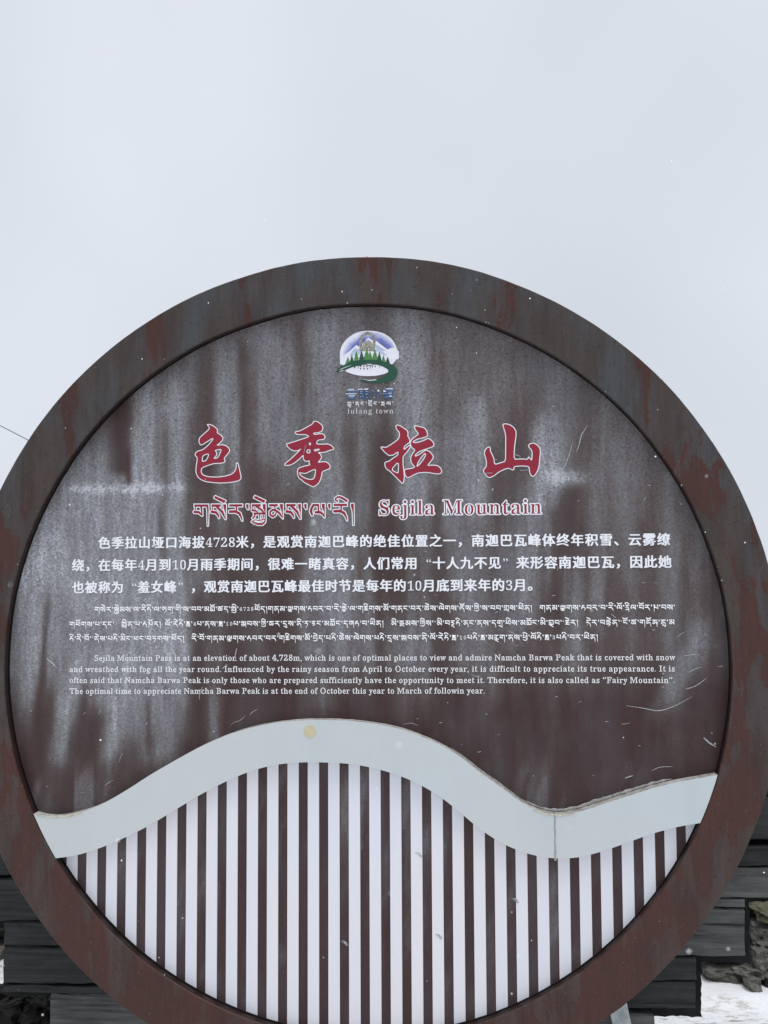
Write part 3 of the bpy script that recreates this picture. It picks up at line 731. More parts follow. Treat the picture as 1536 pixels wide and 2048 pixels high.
# ---- Tibetan letters: boxes, polygons and tapering strokes; unit = 1/4 of a letter's height, y down from the head line
TB = {
 'ག': (3.75, 'B 0,0,3.75,.6|S 3.5,.3,.28 3.65,1.6,.2 3.68,5.6,.1|S .3,.6,.12 .25,1.7,.12|S .1,2,.33 1.2,2.05,.3 2.1,2.9,.15|S 1.85,.6,.25 2.1,2.9,.14'),
 'ས': (3.9, 'B 0,0,2.5,.6|S .3,.6,.12 .2,1.6,.12|S .1,2,.33 1.2,2.1,.33 1.85,2.9,.26 2.05,3.6,.1|S 1.4,.6,.3 2.9,2,.33 3.75,3.85,.12|P 3.1,0 3.9,0 3.9,3.9 3.7,2.2 3.3,1.1'),
 'ར': (3.65, 'B 0,0,3.5,.6|S 1.95,.5,.2 1.95,1.7,.18|S .2,1.95,.35 1.6,1.9,.35 2.7,2.4,.33 3.3,3.5,.2 3.5,4.3,.1'),
 'མ': (3.7, 'B 0,0,2.3,.6|P 2.8,0 3.7,0 3.7,3.85 3.4,2 3,.9|S 1.5,.6,.15 1.65,1.3,.13|S 1.85,1.7,.25 1,1.5,.3 .3,2,.22 .3,2.8,.22 1,3.25,.28 1.7,2.9,.2 1.9,2.2,.12|S 1.6,1.5,.25 2.8,2.4,.3 3.6,3.6,.12'),
 'ལ': (3.95, 'B .7,0,2.4,.6|S .9,.4,.28 .45,1.2,.33 .3,2,.33 .65,2.9,.22|S 2.25,.5,.22 2.3,1.9,.18|S 1.6,2.2,.33 2.8,2.2,.33 3.55,2.8,.25 3.85,3.5,.1|P 3.1,0 3.95,0 3.95,3.6 3.7,1.9 3.2,.9'),
 'ཀ': (3.7, 'B 0,0,3.7,.6|S .75,.6,.15 .75,1.6,.2 .3,2.3,.28|S 2,.6,.16 2,2.7,.12|S 2.5,2.6,.14 2.8,1.8,.2 2.6,.6,.14|S .3,2.4,.12 2,2.7,.14|S 3.5,.4,.25 3.6,2,.18 3.63,5.5,.1'),
 'ཁ': (3.7, 'B 0,0,1.5,.55|S .9,.4,.28 .7,1.8,.16 .65,5.2,.1|S 1.25,.5,.16 1.3,2,.14|S .8,2.1,.3 2.3,2.1,.33 3.4,2.9,.14|P 2.8,0 3.7,0 3.7,3.5 3.4,1.9 3,.9'),
 'ང': (3.2, 'B 0,0,3.2,.6|S .4,.6,.16 .35,1.8,.14|S .2,2.05,.33 1.6,2,.35 2.9,3.15,.14'),
 'ཅ': (3.0, 'B 0,0,3,.6|S 1.9,.6,.16 1.2,1.4,.2 .2,1.7,.22|S .3,1.8,.2 1.9,1.9,.3 2.4,2.6,.25 1.7,3.3,.28 .5,3.2,.15'),
 'ཆ': (3.8, 'B 0,0,3.8,.6|S 1.7,.6,.14 .6,1.4,.2 .3,2.4,.25 1.1,3.2,.28 1.9,2.5,.2 1.9,1.3,.15|S 1.9,1.6,.22 2.9,1.4,.25 3.5,2.2,.22 3,3.2,.28 1.9,2.7,.16'),
 'ཇ': (3.2, 'B 0,0,3.2,.6|S 1.6,.6,.18 1.6,3.1,.2|S .2,1.8,.28 1.6,1.8,.28|S .2,3.2,.3 3.2,3.2,.3'),
 'ཉ': (3.7, 'B 0,0,3.5,.6|S .9,.6,.14 .3,1.5,.22 .6,2.5,.26 1.5,2.4,.2 1.8,1.3,.16 1.8,.6,.14|S 2,1.3,.2 3.2,1.6,.28 3.4,2.8,.2 1.6,5.2,.1'),
 'ཏ': (3.2, 'B 0,0,3.2,.6|S 1.6,.6,.16 1.3,1.5,.16|S .3,2,.3 1.5,1.7,.33 2.6,2.2,.28 2.6,3,.2 1.2,5.2,.1'),
 'ཐ': (3.7, 'B 0,0,3.7,.6|S .5,.6,.16 .4,3.2,.2|S .5,1.9,.2 1.5,1.6,.25 2,2.2,.2 1.6,2.6,.2|S .3,3.25,.3 3.4,3.25,.3|S 3.45,.4,.24 3.45,3.3,.22'),
 'ད': (3.3, 'B 0,0,3.3,.6|S .9,.6,.16 .7,1.8,.14|S .2,2.05,.33 1.5,1.95,.33 2.5,2.6,.28 3,3.6,.18 3.15,5.4,.09'),
 'ན': (3.7, 'B 0,0,3.7,.6|S 1.9,.6,.15 .7,1.7,.22 .3,2.6,.22 1,3.2,.26 1.8,2.5,.2 1.9,1.6,.15|S 1.8,1.7,.25 2.8,2,.32 3.4,3,.22 3.55,5.3,.09'),
 'པ': (3.4, 'B 0,0,1.4,.5|S .5,.5,.18 .4,1.9,.14|S .2,2.1,.33 1.8,2.05,.33 3.1,3,.14|P 2.4,0 3.4,0 3.4,3.6 3.1,1.9 2.7,.9'),
 'ཕ': (3.4, 'B 0,0,1.4,.5|S .5,.5,.18 .4,1.9,.14|S .2,2.1,.33 1.8,2.05,.33 3.1,3,.14|P 2.4,0 3.4,0 3.4,3.6 3.1,1.9 2.7,.9|S 3.1,1.4,.2 2,1.1,.2'),
 'བ': (3.4, 'B 0,0,3.4,.6|S .4,.6,.18 .35,1.9,.14|S .2,2.1,.33 1.8,2.05,.33 3.1,3,.14|S 3.15,.4,.24 3.25,3.5,.12'),
 'ཙ': (3.2, 'B 0,0,3,.6|S 1.9,.6,.16 1.2,1.4,.2 .2,1.7,.22|S .3,1.8,.2 1.9,1.9,.3 2.4,2.6,.25 1.7,3.3,.28 .5,3.2,.15|S 2.9,.2,.25 3.4,-.6,.12'),
 'ཚ': (4.0, 'B 0,0,3.8,.6|S 1.7,.6,.14 .6,1.4,.2 .3,2.4,.25 1.1,3.2,.28 1.9,2.5,.2 1.9,1.3,.15|S 1.9,1.6,.22 2.9,1.4,.25 3.5,2.2,.22 3,3.2,.28 1.9,2.7,.16|S 3.5,.2,.25 4,-.6,.12'),
 'ཞ': (3.6, 'B 0,0,3.6,.6|S 2,.6,.15 1,1.5,.22 .3,1.9,.28|S .3,2,.2 .5,2.9,.22 1.3,2.8,.2 1.8,1.9,.2 2.8,2.2,.3 3.3,3.2,.2 3.45,5.2,.09'),
 'ཟ': (3.1, 'B 0,0,3,.6|S 2,.6,.16 .5,1.4,.18|S .4,1.7,.26 2.7,1.7,.26|S 2.1,1.9,.16 .7,2.8,.18|S .3,3.15,.3 3,3.15,.3'),
 'འ': (3.1, 'B .6,0,2.2,.6|S 1.4,.6,.18 .4,1.4,.25 .2,2.4,.28 .5,3,.14|S 1,1.8,.28 2.1,1.7,.3 2.8,2.4,.26 2.8,3.2,.2 2.4,4.3,.09'),
 'ཡ': (3.8, 'B 0,0,.9,.5|B 1.7,0,2.4,.5|S .7,.4,.25 .8,1.4,.25 .2,2.3,.26|S .3,2.3,.3 2,2.2,.32 3.5,3.1,.14|S 2.1,.4,.25 2.1,2,.18|P 2.9,0 3.8,0 3.8,3.6 3.5,1.9 3.1,.9'),
 'ཤ': (3.8, 'B .7,0,3.8,.6|S .9,.4,.28 .4,1.4,.3 .3,2.6,.26 .8,3.1,.16|S 2.2,.6,.18 1.7,1.5,.2|S 1.4,1.9,.28 2.6,1.9,.32 3.4,2.8,.22 3.6,5.2,.09'),
 'ཧ': (3.0, 'B 0,0,3,.6|S 1.7,.6,.16 1.1,1.4,.22|S .3,1.9,.28 1.6,1.7,.33 2.5,2.3,.26 2.3,3.2,.18 1.0,5.0,.1'),
 '་': (.65, 'P 0,0 .65,0 .65,1.4 .45,1.4 0,.7'),
 '།': (.8, 'P 0,0 .75,0 .8,5.6 .58,5.6 .45,2 0,.6')}
VOW = {'ེ': 'P -3.25,-1.7 -2.95,-2.25 -.1,-.95 -.5,-.3', 'ི': 'S -2.7,-.75,.22 -3.2,-.95,.2 -3.2,-1.45,.18 -2.4,-1.85,.24 -1.6,-1.6,.28 -.25,-.75,.3',
       'ོ': 'S -3.5,-1.5,.3 -2.6,-.7,.3 -1.9,-1.2,.16|S -1.9,-1.2,.16 -1.2,-.7,.3 -.1,-1.6,.28'}
SKYA = 'B 0,0,2.4,.6|P 2.9,0 3.7,0 3.7,2.4 3.4,1.9 3,1|S .12,.5,.12 .12,1.6,.12|S .2,1.6,.28 1,1.7,.25 1.6,2.1,.1|S 1.3,.6,.28 2.6,1.5,.28 3.5,2.5,.15|B .5,2.2,3.7,2.7|S .85,2.7,.18 .8,3.2,.18 .35,3.7,.22|S 2.1,2.7,.15 2.1,4,.1|S 3.05,2.8,.12 3.2,3.3,.14 2.9,3.9,.1|S 3.6,2.4,.14 3.62,4,.12 3.5,4.7,.2 2.8,5.25,.28 1.6,5.2,.28 .2,4.7,.16|S .1,4.65,.14 .9,4.1,.1 2,4.3,.12 3.4,4,.12'
def parse(s_):
    out = []
    for it in s_.split('|'):
        k_, body = it[0], it[2:]
        nums = [tuple(map(float, p.split(','))) for p in body.split()]
        out.append((k_, nums))
    return out
def xf(prims, dx, dy, sy, ymax=None, sx=1):
    o = []
    for k_, nums in prims:
        if k_ == 'B': x0, y0, x1, y1 = nums[0]; o.append(('B', [(x0 * sx + dx, y0 * sy + dy, x1 * sx + dx, y1 * max(sy, .75) + dy)]))
        elif k_ == 'P': o.append(('P', [(x * sx + dx, (min(y, ymax) if ymax else y) * sy + dy) for x, y in nums]))
        else: o.append(('S', [(x * sx + dx, (min(y, ymax) if ymax else y) * sy + dy, r * (.8 if sy < 1 else 1)) for x, y, r in nums]))
    return o
SUBC = {chr(ord(c_) + 0x50): c_ for c_ in 'ཀཁགངཅཆཇཉཏཐདནཔཕབམཙཚཞཟཡརལཤསཧ'}
SUBC['ྱ'] = 'YA'; SUBC['ྲ'] = 'RA'
def syllable(tok):
    base = tok[0]; subs = [c_ for c_ in tok[1:] if c_ in SUBC]; vows = [c_ for c_ in tok[1:] if c_ not in SUBC]
    w, s_ = TB[base]
    if ''.join(subs) == 'ྐྱ' and base == 'ས': P = parse(SKYA); w = 3.75; bot = 5.4
    elif not subs: P = parse(s_); bot = 4.0
    else:
        full = [SUBC[c_] for c_ in subs if SUBC[c_] not in ('YA', 'RA')]; tails = [SUBC[c_] for c_ in subs if SUBC[c_] in ('YA', 'RA')]
        if full:
            sy = .55 if not tails else .5
            P = xf(parse(s_), 0, 0, sy, 3.9); y = 3.9 * sy
            w2, s2 = TB[full[0]]; P += xf(parse(s2), 0, y, .62 if not tails else .5, 4.4, sx=w / w2); y += (3.4 * .62 if not tails else 3.3 * .5); bot = y + .2
        else: P = xf(parse(s_), 0, 0, .95, 3.6); y = 3.0; bot = 3.2
        for t_ in tails:
            if t_ == 'YA': P += parse('S %.2f,%.2f,.16 %.2f,%.2f,.2 %.2f,%.2f,.28 %.2f,%.2f,.24 .1,%.2f,.14' % (w - .15, y - .6, w - .1, y + .5, w - 1, y + 1.2, w - 2.2, y + 1.2, y + .6)); bot = y + 1.4
            else: P += parse('S .3,%.2f,.28 %.2f,%.2f,.28|S %.2f,%.2f,.24 %.2f,%.2f,.1' % (y + .5, w - .3, y + .5, w - .25, y + .4, w - .6, y + 2.0)); bot = y + 1.6
    for v_ in vows:
        if v_ == 'ུ': P += parse('S %.2f,%.2f,.2 %.2f,%.2f,.28 %.2f,%.2f,.28 %.2f,%.2f,.14' % (w - 2.6, bot + .3, w - 1.8, bot - .1, w - .9, bot + .8, w - .1, bot + 1.3))
        elif v_ in VOW: P += xf(parse(VOW[v_]), w, 0, 1)
    return w, P
def tib_tokens(s_):
    toks = []
    for c_ in s_:
        if toks and (0x0F71 <= ord(c_) <= 0x0FBC) and ord(c_) not in (0x0F0B, 0x0F0D): toks[-1] += c_
        else: toks.append(c_)
    return toks
def tib(tok, levels=(0.,), h_=.11, fat=0., key=''):
    k_ = ('T', tok, levels, key)
    if k_ in _cache: return _cache[k_]
    w, P = syllable(tok)
    xs_, ys_, X, Y = grid(-.9, w + .9, -3, 7.2, h_)
    D = np.full(X.shape, -1e9)
    for kk_, nums in P:
        if kk_ == 'B':
            x0, y0, x1, y1 = nums[0]; d = np.minimum(np.minimum(X - x0, x1 - X), np.minimum(Y - y0, y1 - Y))
        elif kk_ == 'P': d = poly_d([nums], X, Y)
        else: d = stroke_d(nums, X, Y)
        np.maximum(D, d, out=D)
    D += fat
    res = (w, [fill(contour(D, xs_, ys_, lv, h_ * .2)) for lv in levels])
    _cache[k_] = res; return res

def line_frame(p0, p1):
    a, b = XZ(*p0), XZ(*p1); d = b - a; L = np.linalg.norm(d); d = d / L; return a, d, np.array([-d[1], d[0]]), L

def tib_line(text, p0, p1, unit_px, parent, mat, label, outline=None, h_=.11, fat=.05, space=3.4, name='tibetan_line', yy=YR):
    a, d, n_, L = line_frame(p0, p1); U_ = unit_px * PXM; toks = tib_tokens(text); ws = []
    for t_ in toks:
        if t_ == ' ': ws.append(space * .5)
        elif t_ in TB or t_[0] in TB: ws.append(syllable(t_)[0])
        elif t_.isdigit(): ws.append(2.1)
        else: ws.append(1.0)
    tot = sum(ws) * U_; gaps = len(toks) - 1; gap = (L - tot) / gaps
    if gap < .18 * U_:
        sc_ = (L - .18 * U_ * gaps) / tot; sx = sc_; gap = .18 * U_
    else: sx = 1
    F1, F2 = Flat(), Flat(); x = 0
    for i_, (t_, w) in enumerate(zip(toks, ws)):
        if outline is not None: F1, F2 = Flat(i_), Flat(i_)
        o = a + d * x
        if t_[0] in TB:
            lv = (0.,) if outline is None else (0., -outline)
            _, g = tib(t_, lv, h_, fat, key=name)
            F1.add(g[0], o, d * U_ * sx, -n_ * U_)
            if outline is not None: F2.add(g[1], o, d * U_ * sx, -n_ * U_)
        elif t_ != ' ':
            em = 5.0 * U_
            if t_.isdigit(): F1.add(latin(t_)[0], o - n_ * 3.4 * U_, d * em * .8, n_ * em * .8)
            else: F1.add(latin(t_)[0], o - n_ * 3.2 * U_, d * em * .6, n_ * em * .8)
        x += w * U_ * sx + gap
        if outline is not None: F2.build('white_outline', M_WHITE, F1.build(name, mat, parent, yy), YW)
    if outline is None: return tag(F1.build(name, mat, parent, yy, label), kind='stuff')

def latin_line(text, p0, p1, cap_px, parent, mat, label, style='body', outline=None, name='english_line', yy=YR):
    a, d, n_, L = line_frame(p0, p1); gM = latin('M', style, (0.,) if outline is None else outline)[0][0]
    em = cap_px * PXM / gM[:, 1].max()
    adv = [advance(c_) * em for c_ in text]
    tot = sum(adv); gap = (L - tot) / (len(text) - 1); F1, F2 = Flat(), Flat(); x = 0
    sx = 1.
    if gap < 0: sx = L / tot; gap = 0
    for i_, (c_, w) in enumerate(zip(text, adv)):
        if outline: F1, F2 = Flat(i_), Flat(i_)
        if c_ != ' ':
            g = latin(c_, style, (0.,) if outline is None else outline); o = a + d * x
            F1.add(g[0], o, d * em * sx, n_ * em)
            if outline: F2.add(g[1], o, d * em * sx, n_ * em)
        x += w * sx + gap
        if outline and c_ != ' ': F2.build('white_outline', M_WHITE, F1.build(name, mat, parent, yy), YW)
    if not outline: return tag(F1.build(name, mat, parent, yy, label), kind='stuff')

def cjk_line(text, p0, p1, em_px, parent, mat, label, name='chinese_line'):
    a, d, n_, L = line_frame(p0, p1); em = em_px * PXM; F1 = None
    ws = [.56 if c_.isdigit() else 1. for c_ in text]; pitch = L / sum(ws); x = 0
    for i_, (c_, w) in enumerate(zip(text, ws)):
        o = a + d * x; F1 = Flat(i_)
        if c_.isdigit():
            g = latin(c_, 'title')[0]; sc_ = em * 1.02; F1.add(g, o + d * pitch * .0, d * sc_ * .98, n_ * sc_)
        elif c_ in '“”':
            g = latin(c_, 'title')[0]; off = pitch * .55 if c_ == '“' else pitch * .05
            F1.add(g, o + d * off, d * em * 1.0, n_ * em * 1.0)
        else:
            F1.add(cjk(c_)[0], o, d * em, n_ * em)
        x += w * pitch
        F1.build('digit' if c_.isdigit() else 'punctuation_mark' if c_ in '，。、“”' else 'chinese_character', mat, parent, YR)

tib_line('གསེར་སྐྱེམས་ལ་རི།', (389, 1009), (708, 1007.5), 7.7, SIGN, M_RED, 'red Tibetan title with white outline', outline=.25, h_=.07, fat=0., name='title_letter')
latin_line('Sejila Mountain', (756, 1030), (1084, 1027.5), 28.5, SIGN, M_RED, 'red English title with white outline', style='title', outline=(0.004, -.048), name='title_letter')
cjk_line('色季拉山垭口海拔4728米，是观赏南迦巴峰的绝佳位置之一，南迦巴瓦峰体终年积雪、云雾缭', (196.5, 1095.3), (1343, 1088.5), 26.0, SIGN, M_WHITE, 'first line of Chinese text')
cjk_line('绕，在每年4月到10月雨季期间，很难一睹真容，人们常用“十人九不见”来形容南迦巴瓦，因此她', (144, 1140), (1345, 1133.3), 26.0, SIGN, M_WHITE, 'second line of Chinese text')
cjk_line('也被称为“羞女峰”，观赏南迦巴瓦峰最佳时节是每年的10月底到来年的3月。', (144, 1184.3), (1083, 1179.5), 26.0, SIGN, M_WHITE, 'third line of Chinese text')
tib_line('གསེར་སྐྱེམས་ལ་རིའི་ལ་ཉག་གི་ས་བབ་མཐོ་ཚད་སྤྱི་4728ཡོད།གནམ་ལྕགས་འབར་བ་རི་རྩེ་ལ་གཟིགས་མོ་གནང་བར་ཆེས་ལེགས་ཤོས་ཀྱི་ས་བབ་གྲས་ཡིན།  གནམ་ལྕགས་འབར་བ་རི་ལོ་ཧྲིལ་བོར་ཁ་བས་', (190, 1214), (1349, 1209.3), 2.55, SIGN, M_TEXT, 'first line of Tibetan text')
tib_line('གཡོགས་པ་དང་  སྤྲིན་པ་འཁོར། ལོ་རེའི་ཟླ་4པ་ནས་ཟླ་10པ་སྐབས་ཀྱི་ཆར་དུས་ནི་ཧ་ཅང་མཐོང་དཀའ་བ་ཡིན།  མི་རྣམས་ཀྱིས་"མི་བཅུའི་ནང་ནས་དགུ་ཡིས་མཐོང་མི་ཐུབ་"ཟེར།  དེར་བརྟེན་"ངོ་ཚ་གཞོན་ནུ་མ', (140, 1243.6), (1348, 1239.2), 2.55, SIGN, M_TEXT, 'second line of Tibetan text')
tib_line('འི་རི་བོ་"ཞེས་པའི་མིང་ཡང་བཏགས་ཡོད།  རི་བོ་གནམ་ལྕགས་འབར་བར་གཟིགས་མོ་བྱེད་པའི་ཆེས་ལེགས་པའི་དུས་སྐབས་ནི་ལོ་རེའི་ཟླ་10པའི་ཟླ་མཇུག་ནས་ཕྱི་ལོའི་ཟླ་3པའི་བར་ཡིན།', (140, 1272.5), (1195, 1269), 2.55, SIGN, M_TEXT, 'third line of Tibetan text')
EN = [('Sejila Mountain Pass is at an elevation of about 4,728m, which is one of optimal places to view and admire Namcha Barwa Peak that is covered with snow', (188.5, 1321.6), (1350, 1320.2)),
      ('and wreathed with fog all the year round. Influenced by the rainy season from April to October every year, it is difficult to appreciate its true appearance. It is', (139, 1344), (1350, 1342.8)),
      ('often said that Namcha Barwa Peak is only those who are prepared sufficiently have the opportunity to meet it. Therefore, it is also called as “Fairy Mountain”.', (139, 1365.8), (1349.5, 1365.8)),
      ('The optimal time to appreciate Namcha Barwa Peak is at the end of October this year to March of followin year.', (139.5, 1387.6), (970, 1386.8))]
for i, (t_, a_, b_2) in enumerate(EN):
    latin_line(t_, a_, b_2, 11.4, SIGN, M_TEXT, ('first', 'second', 'third', 'fourth')[i] + ' line of English text')

# ---- emblem
def E2(x, y): return XZ(640 + x / 7.68, 640 + y / 7.68)
def eprint(name, polys, mat, parent, lift, smooth=True, label=None):
    F = Flat()
    for P in polys:
        Q = [E2(x, y) for x, y in P]; Q = chaikin(Q) if smooth else np.array(Q)
        F.add(fill([Q]), np.zeros(2), np.array([1., 0]), np.array([0, 1.]))
    return F.build(name, mat, parent, DP - lift, label)
EM = eprint('emblem', [[(312,698),(306,600),(305,480),(340,380),(420,280),(530,205),(650,172),(750,165),(860,172),(980,205),(1080,270),(1140,340),(1180,430),(1190,470),(1213,475),(1213,605),(1180,600),(1140,650),(1100,690),(700,740)]], M_EWHITE, SIGN, .0009, label='round town emblem with mountains, trees and a green sweep')
eprint('emblem_sky', [[(350,560),(335,470),(372,380),(450,290),(550,225),(660,190),(750,183),(850,190),(970,225),(1060,285),(1120,355),(1150,430),(1040,450),(900,480),(500,500)]], M_ESKY, EM, .0012)
eprint('mountain', [[(360,570),(380,530),(440,490),(490,450),(560,385),(590,405),(640,380),(700,320),(740,270),(800,310),(870,325),(940,380),(980,410),(1040,455),(1090,430),(1140,425),(1190,470),(1190,600),(900,640),(400,640)]], M_EWHITE, EM, .0014, False)
eprint('mountain_shade', [[(500,470),(540,435),(580,450),(620,440),(640,520),(560,540),(450,560)],[(700,350),(740,300),(790,340),(760,400),(790,470),(690,470)],[(845,370),(900,400),(960,440),(1010,470),(960,480),(1040,560),(930,520),(860,480)]], M_PALE, EM, .0016, False)
arch_o = [(608,480),(605,400),(602,300),(625,240),(680,195),(735,180),(795,195),(840,240),(856,300),(850,400),(840,490)]
arch_i = [(800,480),(810,400),(815,300),(800,255),(735,225),(670,255),(650,300),(652,400),(655,480)]
eprint('stone_arch', [arch_o + arch_i], M_ARCH, EM, .0018, False)
eprint('arch_gate', [[(640,480),(660,380),(690,335),(735,315),(780,335),(812,380),(822,480)]], M_ARCH, EM, .00185, False)
def treeP(cx, top, w, bot, n_=4):
    L = [(cx, top)]; 
    for k_ in range(n_):
        t_ = (k_ + 1) / n_; yy_ = top + (bot - top) * t_; L.append((cx + w * t_, yy_)); 
        if k_ < n_ - 1: L.append((cx + w * t_ * .62, yy_ - 4))
    R = [(2 * cx - x, y) for x, y in L[1:]][::-1]
    return L + R
for cx, top, w, bot, m_ in [(430,562,48,690,M_LTG),(560,475,55,650,M_LTG),(720,440,75,640,M_LTG),(845,445,65,640,M_LTG),(975,535,42,660,M_LTG),(770,478,60,640,M_LTG),(490,535,44,670,M_DKG),(640,470,56,640,M_DKG),(912,490,48,645,M_DKG),(1040,565,50,690,M_DKG)]:
    eprint('tree', [treeP(cx, top, w, bot)], m_, EM, (.0020 if m_ is M_LTG else .0022) + (cx % 7) * .00002, False)
eprint('white_oval', [[(375,780),(450,745),(560,700),(650,680),(760,672),(870,690),(980,710),(1050,750),(1055,800),(990,830),(880,855),(740,865),(600,855),(470,825)]], M_EWHITE, EM, .0016)
eprint('green_sweep', [[(240,810),(280,740),(360,700),(460,650),(580,622),(720,612),(860,614),(980,640),(1080,670),(1150,720),(1190,780),(1195,830),(1160,900),(1080,945),(960,968),(820,972),(700,955),(560,935),(640,925),(760,928),(860,915),(960,890),(1030,850),(1052,800),(1045,760),(960,715),(860,685),(740,672),(640,690),(520,720),(420,755),(310,790)]], M_DKG, EM, .0024)
eprint('white_brush_line', [[(285,775),(340,745),(420,715),(500,690),(420,722),(330,758)],[(640,905),(760,925),(860,915),(870,925),(760,936)],[(290,800),(340,775),(380,770),(330,790)]], M_EWHITE, EM, .0026, False)
roof = [(555,712),(620,695),(665,678),(720,685),(770,700),(820,685),(865,694),(820,692),(775,712),(720,694),(665,688),(610,708)]
eprint('emblem_roof', [roof], M_BLACK, EM, .0026, False)
wins = [(535,715,18,28),(628,700,16,22),(676,700,16,22),(722,700,16,22),(628,738,16,22),(678,738,16,22),(730,738,16,22),(806,706,12,22),(850,706,12,22),(590,720,6,30),(775,715,8,32),(915,708,6,26)]
eprint('emblem_window', [[(x-w/2,y),(x+w/2,y),(x+w/2,y+hh),(x-w/2,y+hh)] for x,y,w,hh in wins], M_BLACK, EM, .0026, False)
# town name under the emblem
a, d, n_, L = line_frame((692, 797), (789, 796)); Fa, Fb, Fc = Flat(), Flat(), Flat()
for i, c_ in enumerate('鲁朗小镇'):
    o = a + d * L * i / 4; em = 23.5 * PXM
    Fb.add(cjk(c_, .012, .0)[0], o, d * em, n_ * em * 1.0); Fa.add(cjk(c_, .0, .0)[0], o + n_ * 1.6 * PXM + d * .2 * PXM, d * em, n_ * em)
town = Fb.build('town_name', M_NAVY, SIGN, YR, 'blue Chinese town name under the emblem'); Fa.build('name_highlight', M_PALE, town, YW)
bq = Flat()
for u0, v0_, u1, v1_ in [(696, 779.5, 708, 781), (692, 787.2, 713, 788.6), (697, 791.3, 710, 792.6), (716, 778.2, 725, 779.6), (728, 778, 736, 779.6), (773, 777, 786, 778.6), (776, 786, 784, 787), (779, 792, 784, 793.6), (755, 780, 758.5, 783), (767, 781, 770.5, 784)]:
    bq.add(fill([np.array([XZ(u0, v0_), XZ(u1, v0_), XZ(u1, v1_), XZ(u0, v1_)])]), np.zeros(2), np.array([1., 0]), np.array([0, 1.]))
bq.build('white_stroke', M_WHITE, town, YK)
tib_line('ཀླུ་ནང་གྲོང་རྡལ་', (695, 804), (786, 803.3), 2.0, SIGN, M_WHITE, 'small white Tibetan town name', name='tibetan_town_name')
latin_line('lulang town', (695, 827.6), (787, 826.8), 10.4, SIGN, M_WHITE, 'small white English town name', style='thin', name='english_town_name')

# ---- scratches: short bright scores in the paint
bm = bmesh.new()
def scratch(pts, w, y=YK):
    P = np.array([XZ(*p) for p in pts])
    if len(P) > 2:
        t_ = np.linspace(0, len(P) - 1, 6 * (len(P) - 1) + 1); out = []
        for t in t_:
            i = min(int(t), len(P) - 2); f_ = t - i; p0, p1, p2, p3 = P[max(i - 1, 0)], P[i], P[i + 1], P[min(i + 2, len(P) - 1)]
            out.append(.5 * ((2 * p1) + (-p0 + p2) * f_ + (2 * p0 - 5 * p1 + 4 * p2 - p3) * f_ ** 2 + (-p0 + 3 * p1 - 3 * p2 + p3) * f_ ** 3))
        P = np.array(out)
    n_ = len(P); ws = [w * PXM * (.25 + .75 * math.sin(math.pi * (i + .5) / n_)) for i in range(n_)]
    ribbon(bm, [tuple(p) for p in P], ws, y, 0)
for pts, w in [([(1252,1411),(1285,1416),(1318,1421),(1350,1411),(1384,1393)], .8), ([(1370,1378),(1390,1372),(1413,1356)], .8), ([(1376,1345),(1390,1338),(1404,1334)], .7), ([(1366,1312),(1385,1309),(1400,1310)], .7),
               ([(1407,1475),(1418,1485),(1432,1494)], 1.7), ([(1435,1333),(1446,1332)], .7), ([(1176,850),(1163,870),(1158,890),(1152,905)], .9), ([(1145,885),(1138,910),(1128,935),(1121,945)], .9),
               ([(266,1196),(272,1198),(281,1195)], 1.6), ([(286,1202),(291,1199),(295,1196)], 1.4), ([(94,1317),(104,1325),(114,1336)], 1.7), ([(113,1298),(105,1310),(97,1315)], .5),
               ([(474,1296),(471,1310),(472,1322)], 1.1), ([(455,1328),(449,1334),(444,1338)], 1.0), ([(406,1372),(400,1385),(399,1400)], .7), ([(77,1084),(84,1096),(90,1115)], .8), ([(106,1077),(109,1086),(112,1092)], 1.2),
               ([(64,1099),(75,1095)], .8), ([(177,1055),(190,1070),(198,1078)], .8), ([(818,1478),(835,1472),(850,1476),(862,1484)], .7), ([(806,1449),(822,1446),(836,1451)], .6), ([(836,1478),(848,1485),(858,1482)], .7),
               ([(836,1500),(842,1508)], .8), ([(1250,1556),(1258,1553),(1266,1551)], 1.2), ([(1302,1542),(1320,1534),(1345,1533)], .6), ([(462,1450),(470,1444),(480,1441),(492,1430)], .5), ([(500,1430),(505,1424),(516,1418)], .6),
               ([(1018,1262),(1030,1268)], .6), ([(1222,1228),(1232,1236)], .8), ([(44,1252),(60,1258),(70,1260)], .6), ([(1420,938),(1428,941)], .5), ([(955,947),(985,946)], .7), ([(1040,941),(1056,940)], .6)]:
    scratch(pts, w)
for u, v in ((838, 1709), (690, 1885), (878, 1872), (1031, 1800)):
    for k in range(4): scratch([(u - 8 + k * 3, v + k * 2 - 3), (u - 2 + k * 2, v - 4 + k * 3), (u + 4 + k, v + k)], .7, YS - .0006)
rr = random.Random(5)
for i in range(130):
    u, v = rr.uniform(40, 1440), rr.uniform(640, 1600)
    p = XZ(u, v)
    if math.hypot(p[0], p[1] - ZC) > S - .05 or p[1] < ztop(p[0]) + .03: continue
    a_ = rr.choice([rr.uniform(-.5, .3), rr.uniform(-1.6, .8)]); l = rr.uniform(2, 9) if rr.random() < .85 else rr.uniform(10, 26); c_ = rr.uniform(-3, 3)
    scratch([(u, v), (u + l * .5 * math.cos(a_), v + l * .5 * math.sin(a_) + c_ * l / 25), (u + l * math.cos(a_), v + l * math.sin(a_))], rr.uniform(.3, .75))
for f_ in bm.faces:
    if f_.normal.y > 0: f_.normal_flip()
tag(bm_obj('scratches', bm, M_SCR, SIGN), kind='stuff')

